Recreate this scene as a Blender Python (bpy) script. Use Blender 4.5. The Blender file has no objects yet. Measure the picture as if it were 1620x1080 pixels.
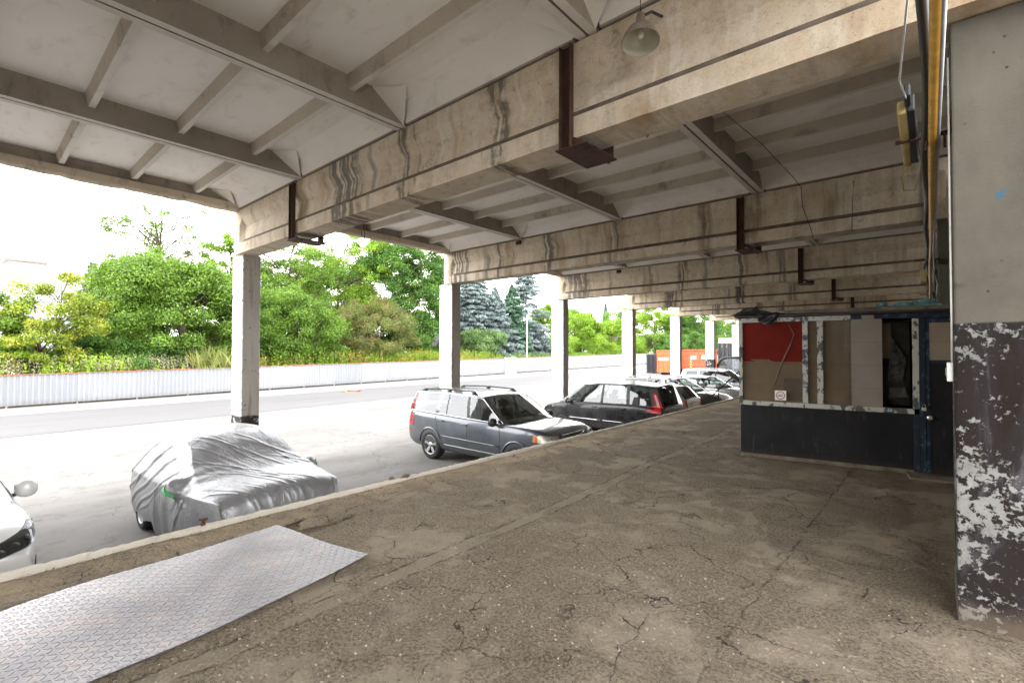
import bpy, bmesh, math, random
import numpy as np
from mathutils import Vector, Matrix
from mathutils.bvhtree import BVHTree

sc = bpy.context.scene
col = sc.collection
R = math.radians
rnd = random.Random(7)

# ------------------------------------------------------------------ objects
def link(o, parent=None):
    col.objects.link(o)
    if parent is not None:
        o.parent = parent
    return o

def tag(o, label=None, cat=None, group=None, kind=None):
    if label: o['label'] = label
    if cat: o['category'] = cat
    if group: o['group'] = group
    if kind: o['kind'] = kind
    return o

def empty(name, loc=(0, 0, 0), rz=0.0, label=None, cat=None, group=None):
    o = bpy.data.objects.new(name, None)
    o.empty_display_size = 0.2
    o.location = loc
    o.rotation_euler = (0, 0, rz)
    link(o)
    return tag(o, label, cat, group)

def copy_tree(o, parent=None):
    c = o.copy()
    col.objects.link(c)
    c.parent = parent
    for ch in list(o.children):
        copy_tree(ch, c)
    return c

class MB:
    """collects geometry and links it as one mesh object"""
    def __init__(self):
        self.v = []; self.f = []; self.m = []
    def add(self, vs, fs, mi=0):
        b = len(self.v)
        self.v.extend([tuple(p) for p in vs])
        for f in fs:
            self.f.append([i + b for i in f]); self.m.append(mi)
        return self
    def box(self, x0, x1, y0, y1, z0, z1, mi=0, M=None):
        vs = [(x, y, z) for z in (z0, z1) for y in (y0, y1) for x in (x0, x1)]
        if M is not None: vs = [M @ Vector(p) for p in vs]
        return self.add(vs, [(0, 2, 3, 1), (4, 5, 7, 6), (0, 1, 5, 4), (2, 6, 7, 3), (0, 4, 6, 2), (1, 3, 7, 5)], mi)
    def bar(self, a, b, wx, wy, mi=0):
        """rectangular bar from a to b"""
        a = Vector(a); b = Vector(b); d = b - a; L = d.length
        q = d.to_track_quat('Z', 'Y').to_matrix().to_4x4()
        M = Matrix.Translation(a) @ q
        return self.box(-wx / 2, wx / 2, -wy / 2, wy / 2, 0, L, mi, M)
    def tube(self, path, r, n=8, mi=0, cap=True):
        path = [Vector(p) for p in path]
        rs = r if isinstance(r, (list, tuple)) else [r] * len(path)
        vs = []; fs = []
        ref = Vector((0, 0, 1))
        for i, p in enumerate(path):
            t = (path[min(i + 1, len(path) - 1)] - path[max(i - 1, 0)])
            if t.length < 1e-9: t = Vector((0, 0, 1))
            t.normalize()
            a = t.cross(ref)
            if a.length < 0.05: a = t.cross(Vector((1, 0, 0)))
            a.normalize(); bb = t.cross(a)
            for k in range(n):
                an = 2 * math.pi * k / n
                vs.append(p + (a * math.cos(an) + bb * math.sin(an)) * rs[i])
        for i in range(len(path) - 1):
            for k in range(n):
                fs.append((i * n + k, i * n + (k + 1) % n, (i + 1) * n + (k + 1) % n, (i + 1) * n + k))
        if cap:
            fs.append(tuple(range(n))); fs.append(tuple(range((len(path) - 1) * n, len(path) * n))[::-1])
        return self.add(vs, fs, mi)
    def lathe(self, prof, n=24, M=None, mi=0):
        """profile of (r, z) turned about z"""
        vs = []; fs = []
        for r, z in prof:
            for k in range(n):
                a = 2 * math.pi * k / n
                vs.append(Vector((r * math.cos(a), r * math.sin(a), z)))
        if M is not None: vs = [M @ p for p in vs]
        for i in range(len(prof) - 1):
            for k in range(n):
                fs.append((i * n + k, i * n + (k + 1) % n, (i + 1) * n + (k + 1) % n, (i + 1) * n + k))
        return self.add(vs, fs, mi)
    def prism(self, prof, x0, x1, mi=0, mis=None):
        """(y,z) profile swept along x"""
        n = len(prof)
        vs = [(x0, y, z) for y, z in prof] + [(x1, y, z) for y, z in prof]
        for i in range(n):
            j = (i + 1) % n
            self.add([vs[i], vs[j], vs[n + j], vs[n + i]], [(0, 1, 2, 3)], mis[i] if mis else mi)
        self.add(vs[:n], [tuple(range(n))[::-1]], mi)
        self.add(vs[n:], [tuple(range(n))], mi)
        return self
    def grid(self, fn, nu, nv, mi=0, flip=False):
        vs = [fn(i / nu, j / nv) for j in range(nv + 1) for i in range(nu + 1)]
        w = nu + 1; fs = []
        for j in range(nv):
            for i in range(nu):
                q = (j * w + i, j * w + i + 1, (j + 1) * w + i + 1, (j + 1) * w + i)
                fs.append(q[::-1] if flip else q)
        return self.add(vs, fs, mi)
    def build(self, name, mats, parent=None, smooth=False, bevel=0.0, merge=0.0, recalc=True, seg=2):
        me = bpy.data.meshes.new(name)
        me.from_pydata([tuple(p) for p in self.v], [], self.f)
        if not isinstance(mats, (list, tuple)): mats = [mats]
        for m in mats: me.materials.append(m)
        me.polygons.foreach_set('material_index', self.m)
        bm = bmesh.new(); bm.from_mesh(me)
        if merge or bevel: bmesh.ops.remove_doubles(bm, verts=bm.verts, dist=merge or 1e-5)
        if recalc: bmesh.ops.recalc_face_normals(bm, faces=bm.faces)
        if bevel:
            es = [e for e in bm.edges if len(e.link_faces) == 2 and e.calc_face_angle(0) > 0.5]
            bmesh.ops.bevel(bm, geom=es, offset=bevel, segments=seg, profile=0.6, affect='EDGES', clamp_overlap=True)
        for f in bm.faces: f.smooth = smooth
        bm.to_mesh(me); bm.free()
        if smooth == 'auto' or (smooth and bevel): me.set_sharp_from_angle(angle=R(40))
        o = bpy.data.objects.new(name, me)
        return link(o, parent)

def np_mesh(name, V, F, mats, parent=None, smooth=False, midx=None):
    """fast mesh from numpy arrays, F is (n,4) or (n,3)"""
    me = bpy.data.meshes.new(name)
    n, k = F.shape
    me.vertices.add(len(V)); me.vertices.foreach_set('co', np.ascontiguousarray(V, dtype=np.float32).ravel())
    me.loops.add(n * k); me.loops.foreach_set('vertex_index', np.ascontiguousarray(F, dtype=np.int32).ravel())
    me.polygons.add(n); me.polygons.foreach_set('loop_start', np.arange(n, dtype=np.int32) * k)
    if midx is not None: me.polygons.foreach_set('material_index', midx.astype(np.int32))
    me.polygons.foreach_set('use_smooth', np.full(n, bool(smooth)))
    if not isinstance(mats, (list, tuple)): mats = [mats]
    for m in mats: me.materials.append(m)
    me.update(calc_edges=True); me.validate()
    o = bpy.data.objects.new(name, me)
    return link(o, parent)

# ------------------------------------------------------------------ materials
class G:
    def __init__(self, name):
        self.m = bpy.data.materials.new(name); self.m.use_nodes = True
        self.nt = self.m.node_tree; self.nt.nodes.clear()
        self.out = self.nt.nodes.new('ShaderNodeOutputMaterial')
    def n(self, t, **kw):
        nd = self.nt.nodes.new(t)
        for k, v in kw.items(): setattr(nd, k, v)
        return nd
    def set(self, sock, v):
        if v is None: return
        if isinstance(v, bpy.types.NodeSocket): self.nt.links.new(v, sock)
        elif isinstance(v, (tuple, list)):
            d = sock.default_value
            sock.default_value = tuple(v) + (1.0,) if len(d) == 4 and len(v) == 3 else tuple(v)
        else:
            try: sock.default_value = v
            except TypeError: sock.default_value = (v, v, v, 1.0) if len(sock.default_value) == 4 else (v, v, v)
    def pos(self): return self.n('ShaderNodeNewGeometry').outputs['Position']
    def obj(self, rand=True):
        tc = self.n('ShaderNodeTexCoord').outputs['Object']
        if not rand: return tc
        r = self.n('ShaderNodeObjectInfo').outputs['Random']
        s = self.vmath('SCALE', self.comb(r, r, r), None, 61.3)
        return self.vmath('ADD', tc, s)
    def rand(self): return self.n('ShaderNodeObjectInfo').outputs['Random']
    def comb(self, x, y, z):
        c = self.n('ShaderNodeCombineXYZ')
        for i, v in enumerate((x, y, z)): self.set(c.inputs[i], v)
        return c.outputs[0]
    def sep(self, v):
        s = self.n('ShaderNodeSeparateXYZ'); self.set(s.inputs[0], v); return s.outputs
    def vmath(self, op, a, b=None, sc_=None):
        v = self.n('ShaderNodeVectorMath', operation=op)
        self.set(v.inputs[0], a)
        if b is not None: self.set(v.inputs[1], b)
        if sc_ is not None: self.set(v.inputs['Scale'], sc_)
        return v.outputs[0]
    def mul(self, v, s): return self.vmath('MULTIPLY', v, s)
    def math(self, op, a, b=None, c=None, clamp=False):
        m = self.n('ShaderNodeMath', operation=op, use_clamp=clamp)
        self.set(m.inputs[0], a)
        if b is not None: self.set(m.inputs[1], b)
        if c is not None: self.set(m.inputs[2], c)
        return m.outputs[0]
    def noise(self, vec, scale, detail=4, rough=0.55, dist=0.0):
        t = self.n('ShaderNodeTexNoise'); self.set(t.inputs['Vector'], vec)
        self.set(t.inputs['Scale'], scale); self.set(t.inputs['Detail'], detail)
        self.set(t.inputs['Roughness'], rough); self.set(t.inputs['Distortion'], dist)
        return t.outputs['Fac']
    def noisec(self, vec, scale, detail=3):
        t = self.n('ShaderNodeTexNoise'); self.set(t.inputs['Vector'], vec)
        self.set(t.inputs['Scale'], scale); self.set(t.inputs['Detail'], detail)
        return t.outputs['Color']
    def vor(self, vec, scale, feature='F1', out='Distance', rnd_=1.0):
        t = self.n('ShaderNodeTexVoronoi', feature=feature); self.set(t.inputs['Vector'], vec)
        self.set(t.inputs['Scale'], scale); self.set(t.inputs['Randomness'], rnd_)
        return t.outputs[out]
    def step(self, x, a, b):
        """smooth 0..1 ramp from a to b"""
        m = self.n('ShaderNodeMapRange', interpolation_type='SMOOTHSTEP')
        self.set(m.inputs[0], x); self.set(m.inputs[1], a); self.set(m.inputs[2], b)
        if a > b:
            self.set(m.inputs[1], b); self.set(m.inputs[2], a); self.set(m.inputs[3], 1.0); self.set(m.inputs[4], 0.0)
        return m.outputs[0]
    def ramp(self, fac, stops):
        r = self.n('ShaderNodeValToRGB'); self.set(r.inputs[0], fac)
        el = r.color_ramp.elements
        while len(el) < len(stops): el.new(0.5)
        for e, (p, c) in zip(el, stops):
            e.position = p; e.color = tuple(c) + (1.0,) if len(c) == 3 else c
        return r.outputs[0]
    def mix(self, fac, a, b, mode='MIX'):
        m = self.n('ShaderNodeMix', data_type='RGBA', blend_type=mode)
        self.set(m.inputs[0], fac); self.set(m.inputs[6], a); self.set(m.inputs[7], b)
        return m.outputs[2]
    def bump(self, h, strength=0.5, dist=0.01, normal=None):
        b = self.n('ShaderNodeBump'); self.set(b.inputs['Height'], h)
        self.set(b.inputs['Strength'], strength); self.set(b.inputs['Distance'], dist)
        if normal is not None: self.set(b.inputs['Normal'], normal)
        return b.outputs[0]
    def pbr(self, color, rough=0.8, metal=0.0, normal=None, spec=None, coat=None, alpha=None, coat_rough=0.03):
        b = self.n('ShaderNodeBsdfPrincipled')
        self.set(b.inputs['Base Color'], color); self.set(b.inputs['Roughness'], rough); self.set(b.inputs['Metallic'], metal)
        if normal is not None: self.set(b.inputs['Normal'], normal)
        if spec is not None: self.set(b.inputs['Specular IOR Level'], spec)
        if coat is not None:
            self.set(b.inputs['Coat Weight'], coat); self.set(b.inputs['Coat Roughness'], coat_rough)
        if alpha is not None: self.set(b.inputs['Alpha'], alpha)
        return b
    def done(self, sh):
        self.nt.links.new(sh.outputs[0] if hasattr(sh, 'outputs') else sh, self.out.inputs['Surface']); return self.m

def plain(name, c, rough=0.6, metal=0.0, spec=None, var=0.15, scale=6.0, bump=0.0):
    """simple material with a little dirt variation"""
    g = G(name); v = g.obj()
    n = g.noise(v, scale, 5, 0.6)
    c2 = tuple(x * (1 - var) for x in c); c3 = tuple(min(1, x * (1 + var)) for x in c)
    cc = g.ramp(n, [(0.3, c2), (0.7, c3)])
    nm = g.bump(g.noise(v, scale * 8, 3), bump, 0.01) if bump else None
    return g.done(g.pbr(cc, rough, metal, nm, spec))

def paint(name, c, metallic=0.0, rough=0.35, coat=1.0):
    g = G(name); v = g.obj()
    d = g.step(g.noise(v, 2.2, 5, 0.65), 0.35, 0.75)
    z = g.sep(g.n('ShaderNodeTexCoord').outputs['Object'])[2]
    dust = g.math('MULTIPLY', g.step(z, 0.75, 0.2), g.noise(v, 6, 4))
    cc = g.mix(g.math('MULTIPLY', d, 0.12), c, (0.3, 0.28, 0.25))
    cc = g.mix(g.math('MULTIPLY', dust, 0.5), cc, (0.22, 0.2, 0.17))
    rr = g.math('ADD', rough, g.math('MULTIPLY', d, 0.08))
    return g.done(g.pbr(cc, rr, metallic, None, 0.5 * coat, coat, coat_rough=0.04))

def dock_mat():
    g = G('rough_dock_concrete'); p = g.pos()
    x, y, z = g.sep(p)
    flat = g.comb(x, y, 0.0)
    big = g.noise(flat, 0.7, 5, 0.6)
    med = g.noise(flat, 4.5, 8, 0.7, 0.3)
    lump_ = g.noise(flat, 17, 6, 0.7, 0.2)
    fine = g.noise(flat, 46, 8, 0.84)
    grit = g.noise(flat, 170, 4, 0.75)
    # smoother mortar skin against worn aggregate, with a ragged outline
    skin = g.step(g.math('ADD', g.noise(flat, 1.3, 10, 0.72, 0.3), g.math('MULTIPLY', fine, 0.12)), 0.55, 0.63)
    base = g.ramp(big, [(0.30, (0.235, 0.195, 0.145)), (0.5, (0.295, 0.25, 0.19)), (0.72, (0.36, 0.31, 0.24))])
    base = g.mix(g.math('MULTIPLY', g.step(med, 0.44, 0.62), 0.35), base, (0.40, 0.345, 0.27))
    base = g.mix(g.math('MULTIPLY', g.step(med, 0.46, 0.34), 0.45), base, (0.165, 0.135, 0.105))
    worn = g.math('SUBTRACT', 1.0, g.math('MULTIPLY', skin, 0.72))
    pits = g.math('MULTIPLY', g.step(fine, 0.51, 0.455), worn)
    base = g.mix(g.math('MULTIPLY', pits, 0.78), base, (0.09, 0.072, 0.055))
    stones = g.math('MULTIPLY', g.step(g.noise(flat, 40, 6, 0.8, 0.4), 0.55, 0.62), worn)
    base = g.mix(g.math('MULTIPLY', stones, 0.55), base, (0.47, 0.42, 0.35))
    base = g.mix(g.math('MULTIPLY', g.step(grit, 0.45, 0.7), 0.22), base, (0.14, 0.115, 0.09))
    base = g.mix(g.math('MULTIPLY', skin, 0.42), base, (0.345, 0.305, 0.25))
    rim = g.math('MULTIPLY', g.step(x, -4.25, -4.95), g.step(med, 0.3, 0.55))
    base = g.mix(g.math('MULTIPLY', rim, 0.7), base, (0.43, 0.34, 0.225))
    st = g.step(g.noise(flat, 1.8, 6, 0.65, 0.6), 0.58, 0.72)
    base = g.mix(g.math('MULTIPLY', st, 0.45), base, (0.115, 0.10, 0.09))
    wob = g.vmath('SCALE', g.vmath('SUBTRACT', g.noisec(flat, 2.2, 8), (0.5, 0.5, 0.5)), None, 0.6)
    cv = g.vmath('ADD', flat, wob)
    edge = g.vor(cv, 1.25, 'DISTANCE_TO_EDGE')
    keep = g.step(g.noise(flat, 0.9, 4), 0.40, 0.54)
    cw = g.math('ADD', 0.001, g.math('MULTIPLY', g.step(g.noise(flat, 6, 6), .35, .75), 0.009))
    crack = g.math('MULTIPLY', g.math('SUBTRACT', 1.0, g.step(g.math('DIVIDE', edge, cw), 0.35, 1.5)), keep)
    wide = g.math('MULTIPLY', g.step(edge, 0.045, 0.0), g.math('MULTIPLY', keep, g.step(fine, 0.52, 0.40)))
    base = g.mix(g.math('MULTIPLY', wide, 0.75), base, (0.07, 0.055, 0.042))
    base = g.mix(g.math('MULTIPLY', crack, 0.9), base, (0.04, 0.031, 0.024))
    jx = g.math('ADD', -2.92, g.math('ADD', g.math('MULTIPLY', y, -0.022), g.math('MULTIPLY', g.math('SUBTRACT', g.noise(flat, 1.7, 8, 0.7), 0.5), 0.18)))
    jd = g.math('ABSOLUTE', g.math('SUBTRACT', x, jx))
    strip = g.math('MULTIPLY', g.step(g.math('ADD', jd, g.math('MULTIPLY', lump_, .05)), 0.105, 0.075), g.step(g.noise(flat, 3.1, 6, 0.7), 0.40, 0.50))
    base = g.mix(g.math('MULTIPLY', strip, 0.6), base, (0.36, 0.315, 0.25))
    jedge = g.math('MULTIPLY', g.step(g.math('ABSOLUTE', g.math('SUBTRACT', jd, 0.075)), 0.02, 0.003), g.step(g.noise(flat, 5.5, 6, 0.7), 0.44, 0.58))
    base = g.mix(g.math('MULTIPLY', jedge, 0.8), base, (0.06, 0.048, 0.036))
    kx = g.math('ADD', -0.93, g.math('ADD', g.math('MULTIPLY', y, 0.012), g.math('MULTIPLY', g.math('SUBTRACT', g.noise(flat, 2.5, 8, 0.7), 0.5), 0.14)))
    kd = g.math('ADD', g.math('ABSOLUTE', g.math('SUBTRACT', x, kx)), g.math('MULTIPLY', fine, 0.02))
    kj = g.math('MULTIPLY', g.step(kd, 0.026, 0.008), g.step(g.noise(flat, 7, 6, 0.7), 0.40, 0.58))
    base = g.mix(g.math('MULTIPLY', kj, 0.8), base, (0.06, 0.05, 0.038))
    dx = g.math('MULTIPLY', g.math('SUBTRACT', x, -1.03), 9.0); dy = g.math('MULTIPLY', g.math('SUBTRACT', y, 1.72), 17.0)
    sp = g.math('ADD', g.math('POWER', g.math('ABSOLUTE', dx), 2.0), g.math('POWER', g.math('ABSOLUTE', dy), 2.0))
    sp = g.math('MULTIPLY', g.step(g.math('ADD', sp, g.math('MULTIPLY', fine, 0.9)), 1.0, 0.5), g.step(grit, 0.42, 0.55))
    base = g.mix(g.math('MULTIPLY', sp, 0.75), base, (0.10, 0.30, 0.33))
    h = g.math('MULTIPLY', g.math('ADD', g.math('MULTIPLY', fine, 1.0), g.math('ADD', g.math('MULTIPLY', stones, 0.35), g.math('MULTIPLY', grit, 0.25))), worn)
    h = g.math('ADD', h, g.math('ADD', g.math('MULTIPLY', med, 2.2), g.math('MULTIPLY', lump_, 1.3)))
    h = g.math('ADD', h, g.math('MULTIPLY', strip, 0.6))
    h = g.math('SUBTRACT', h, g.math('ADD', g.math('MULTIPLY', crack, 1.6), g.math('ADD', g.math('MULTIPLY', kj, 1.2), g.math('ADD', g.math('MULTIPLY', jedge, 1.0), g.math('MULTIPLY', pits, .5)))))
    nm = g.bump(h, 1.0, 0.045)
    base = g.mix(1.0, base, (1.22, 1.17, 1.09), 'MULTIPLY')
    return g.done(g.pbr(base, 0.9, 0, nm, 0.2))

def fence_mat():
    g = G('white_corrugated_steel'); v = g.obj(); r = g.rand()
    n = g.noise(g.mul(v, (3, 3, .5)), 1.5, 5, .6); z = g.sep(g.n('ShaderNodeTexCoord').outputs['Object'])[2]
    c = g.mix(r, (.27, .28, .30), (.325, .335, .355))
    c = g.mix(g.math('MULTIPLY', g.step(n, .52, .75), .3), c, (.20, .19, .175))
    c = g.mix(g.math('MULTIPLY', g.step(g.math('ADD', z, g.math('MULTIPLY', n, .3)), .34, .12), .5), c, (.17, .16, .145))
    return g.done(g.pbr(c, .5, 0, g.bump(g.noise(v, 2.2, 3), .25, .02), .5))

def stone_mat():
    g = G('grey_brown_stone_chips'); i = g.n('ShaderNodeNewGeometry').outputs['Random Per Island']
    return g.done(g.pbr(g.ramp(i, [(0.0, (.13, .105, .08)), (.5, (.27, .225, .17)), (.93, (.30, .26, .21)), (1.0, (.36, .33, .29))]), .9, 0, None, .2))

def yard_mat():
    g = G('worn_yard_concrete'); p = g.pos(); x, y, z = g.sep(p)
    flat = g.comb(x, y, 0.0); st = g.mul(flat, (1.0, 0.45, 1.0))
    big = g.noise(st, 0.35, 8, 0.68, 0.1); med = g.noise(flat, 2.3, 9, 0.75, 0.1); fine = g.noise(flat, 35, 5, 0.7)
    c = g.ramp(big, [(0.3, (0.14, 0.133, 0.126)), (0.55, (0.198, 0.19, 0.182)), (0.8, (0.245, 0.237, 0.228))])
    c = g.mix(g.math('MULTIPLY', g.step(med, 0.50, 0.68), 0.6), c, (0.115, 0.105, 0.097))
    c = g.mix(g.math('MULTIPLY', g.step(g.noise(st, 0.9, 8, 0.7, 0.15), 0.56, 0.70), 0.55), c, (0.105, 0.097, 0.09))
    c = g.mix(g.math('MULTIPLY', g.step(fine, 0.55, 0.75), 0.4), c, (0.12, 0.11, 0.10))
    wob = g.vmath('SCALE', g.vmath('SUBTRACT', g.noisec(flat, 1.2, 6), (0.5, 0.5, 0.5)), None, 1.1)
    e = g.vor(g.vmath('ADD', flat, wob), 0.42, 'DISTANCE_TO_EDGE')
    cr = g.math('MULTIPLY', g.step(e, 0.009, 0.002), g.step(g.noise(flat, 0.6, 3), 0.44, 0.55))
    c = g.mix(g.math('MULTIPLY', g.step(g.noise(g.mul(flat, (1.0, .12, 1)), 1.1, 7, 0.7, 0.2), 0.54, 0.66), g.math('MULTIPLY', g.step(fine, .42, .58), .6)), c, (0.10, 0.092, 0.084))
    c = g.mix(g.math('MULTIPLY', cr, 0.45), c, (0.07, 0.065, 0.06))
    h = g.math('SUBTRACT', g.math('ADD', g.math('MULTIPLY', fine, 0.5), med), cr)
    return g.done(g.pbr(c, 0.85, 0, g.bump(h, 0.5, 0.015), 0.3))

def asphalt_mat(name, lo, hi):
    g = G(name); p = g.pos(); x, y, z = g.sep(p)
    flat = g.comb(x, y, 0.0); st = g.mul(flat, (1.0, 0.15, 1.0))
    a = g.noise(st, 0.9, 6, 0.6, 0.3); b = g.noise(flat, 60, 4, 0.7)
    c = g.ramp(a, [(0.3, lo), (0.7, hi)])
    c = g.mix(g.math('MULTIPLY', g.step(b, 0.5, 0.75), 0.3), c, tuple(v * 0.55 for v in lo))
    return g.done(g.pbr(c, 0.85, 0, g.bump(b, 0.3, 0.01), 0.3))

def beam_mat(name='weathered_beam_concrete', dirt=1.0):
    g = G(name); v = g.obj(); tc = g.n('ShaderNodeTexCoord').outputs['Object']
    big = g.noise(v, 0.9, 6, 0.6); med = g.noise(v, 5, 7, 0.7); fine = g.noise(v, 70, 6, 0.75)
    c = g.ramp(big, [(0.25, (0.50, 0.40, 0.28)), (0.5, (0.62, 0.515, 0.385)), (0.75, (0.71, 0.625, 0.50))])
    # rain streaks: soft bands that hardly change with height, broken up by an even mask
    wet = g.noise(v, 1.4, 6, 0.65)
    mot = g.noise(v, 9, 8, 0.75); mot2 = g.noise(v, 3.0, 8, 0.7)
    c = g.mix(g.math('MULTIPLY', g.step(mot2, 0.42, 0.64), 0.55), c, (0.70, 0.65, 0.56))
    s1 = g.math('ADD', g.noise(g.mul(v, (2.4, .5, 0.22)), 1.5, 3, 0.5), g.math('MULTIPLY', g.math('SUBTRACT', mot, 0.5), 0.22))
    s2 = g.math('ADD', g.noise(g.mul(v, (6.5, .5, 0.35)), 1.6, 2, 0.5), g.math('MULTIPLY', g.math('SUBTRACT', mot, 0.5), 0.3))
    s3 = g.noise(g.mul(v, (1.3, .4, 0.09)), 1.5, 3, 0.6)
    c = g.mix(g.math('MULTIPLY', g.step(s1, 0.46, 0.68), g.math('MULTIPLY', g.step(wet, 0.36, 0.60), 0.85)), c, (0.37, 0.26, 0.155))
    c = g.mix(g.math('MULTIPLY', g.step(s2, 0.54, 0.68), g.math('MULTIPLY', g.step(wet, 0.62, 0.40), 0.55)), c, (0.76, 0.715, 0.63))
    dk = g.math('MULTIPLY', g.step(s3, 0.53, 0.70), g.step(s2, 0.40, 0.62))
    c = g.mix(g.math('MULTIPLY', dk, 0.72 * dirt), c, (0.10, 0.09, 0.08))
    oc = g.sep(g.n('ShaderNodeObjectInfo').outputs['Color'])
    for cen, wid in ((oc[0], 0.60), (oc[1], 0.22), (oc[2], 0.16)):
        dist_ = g.math('ABSOLUTE', g.math('ADD', g.sep(tc)[0], g.math('MULTIPLY', cen, 12.0)))
        zone = g.math('MULTIPLY', g.step(g.math('ADD', dist_, g.math('MULTIPLY', g.math('SUBTRACT', mot2, .5), .5)), wid, wid * .45), g.step(g.math('ADD', s2, g.math('MULTIPLY', g.math('SUBTRACT', mot, .5), .2)), 0.40, 0.53))
        c = g.mix(g.math('MULTIPLY', zone, 0.8), c, (0.095, 0.09, 0.085))
    blot = g.math('MULTIPLY', g.step(g.noise(v, 2.6, 8, 0.74, 0.2), 0.575, 0.66), g.step(g.noise(v, 26, 5, .7), 0.40, 0.58))
    c = g.mix(g.math('MULTIPLY', blot, 0.62 * dirt), c, (0.16, 0.145, 0.13))
    c = g.mix(g.math('MULTIPLY', g.step(mot, 0.50, 0.36), 0.4), c, (0.30, 0.245, 0.18))
    pit = g.step(g.vor(v, 26), 0.15, 0.06)
    c = g.mix(g.math('MULTIPLY', pit, 0.45), c, (0.15, 0.12, 0.095))
    c = g.mix(g.math('MULTIPLY', g.step(fine, 0.48, 0.70), 0.38), c, (0.21, 0.17, 0.13))
    h = g.math('ADD', g.math('MULTIPLY', med, 0.8), g.math('SUBTRACT', g.math('MULTIPLY', fine, 0.6), pit))
    return g.done(g.pbr(c, 0.9, 0, g.bump(h, 0.6, 0.014), 0.2))

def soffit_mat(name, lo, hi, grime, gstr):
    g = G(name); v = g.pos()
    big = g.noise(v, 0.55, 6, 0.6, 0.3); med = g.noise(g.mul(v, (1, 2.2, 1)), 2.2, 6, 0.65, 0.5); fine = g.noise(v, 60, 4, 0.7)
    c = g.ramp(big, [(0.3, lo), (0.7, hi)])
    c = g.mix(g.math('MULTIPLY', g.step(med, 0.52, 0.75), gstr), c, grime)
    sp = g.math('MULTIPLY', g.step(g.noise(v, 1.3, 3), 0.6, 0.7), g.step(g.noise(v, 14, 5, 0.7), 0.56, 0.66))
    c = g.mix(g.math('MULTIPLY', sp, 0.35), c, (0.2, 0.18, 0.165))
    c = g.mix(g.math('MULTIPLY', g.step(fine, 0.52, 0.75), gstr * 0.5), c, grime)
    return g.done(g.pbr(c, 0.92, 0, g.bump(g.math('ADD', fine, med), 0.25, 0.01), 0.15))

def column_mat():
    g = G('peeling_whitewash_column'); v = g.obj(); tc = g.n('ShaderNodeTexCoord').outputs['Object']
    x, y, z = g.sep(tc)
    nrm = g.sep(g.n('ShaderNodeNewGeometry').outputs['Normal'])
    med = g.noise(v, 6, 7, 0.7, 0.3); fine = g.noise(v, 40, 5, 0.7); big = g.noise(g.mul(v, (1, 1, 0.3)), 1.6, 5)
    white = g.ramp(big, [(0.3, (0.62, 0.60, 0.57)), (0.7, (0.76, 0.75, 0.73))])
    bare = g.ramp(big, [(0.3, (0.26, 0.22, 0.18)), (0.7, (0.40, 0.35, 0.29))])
    side = g.step(nrm[0], 0.3, 0.7)                    # the face towards the bay is toned darker and browner
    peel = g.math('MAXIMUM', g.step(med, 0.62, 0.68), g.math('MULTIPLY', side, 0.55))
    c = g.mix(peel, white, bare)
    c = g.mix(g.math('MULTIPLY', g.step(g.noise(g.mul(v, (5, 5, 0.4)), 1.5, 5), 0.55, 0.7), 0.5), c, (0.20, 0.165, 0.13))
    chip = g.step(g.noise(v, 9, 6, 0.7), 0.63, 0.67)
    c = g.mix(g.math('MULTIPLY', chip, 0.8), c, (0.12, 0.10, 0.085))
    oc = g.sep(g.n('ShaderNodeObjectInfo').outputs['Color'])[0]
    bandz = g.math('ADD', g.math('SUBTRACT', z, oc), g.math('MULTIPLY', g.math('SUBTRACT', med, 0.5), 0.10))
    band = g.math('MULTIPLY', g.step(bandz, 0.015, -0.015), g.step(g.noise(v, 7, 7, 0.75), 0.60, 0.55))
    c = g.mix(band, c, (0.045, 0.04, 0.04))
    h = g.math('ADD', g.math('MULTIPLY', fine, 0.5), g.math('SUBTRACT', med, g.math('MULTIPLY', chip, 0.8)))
    return g.done(g.pbr(c, 0.85, 0, g.bump(h, 0.4, 0.012), 0.25))

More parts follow.
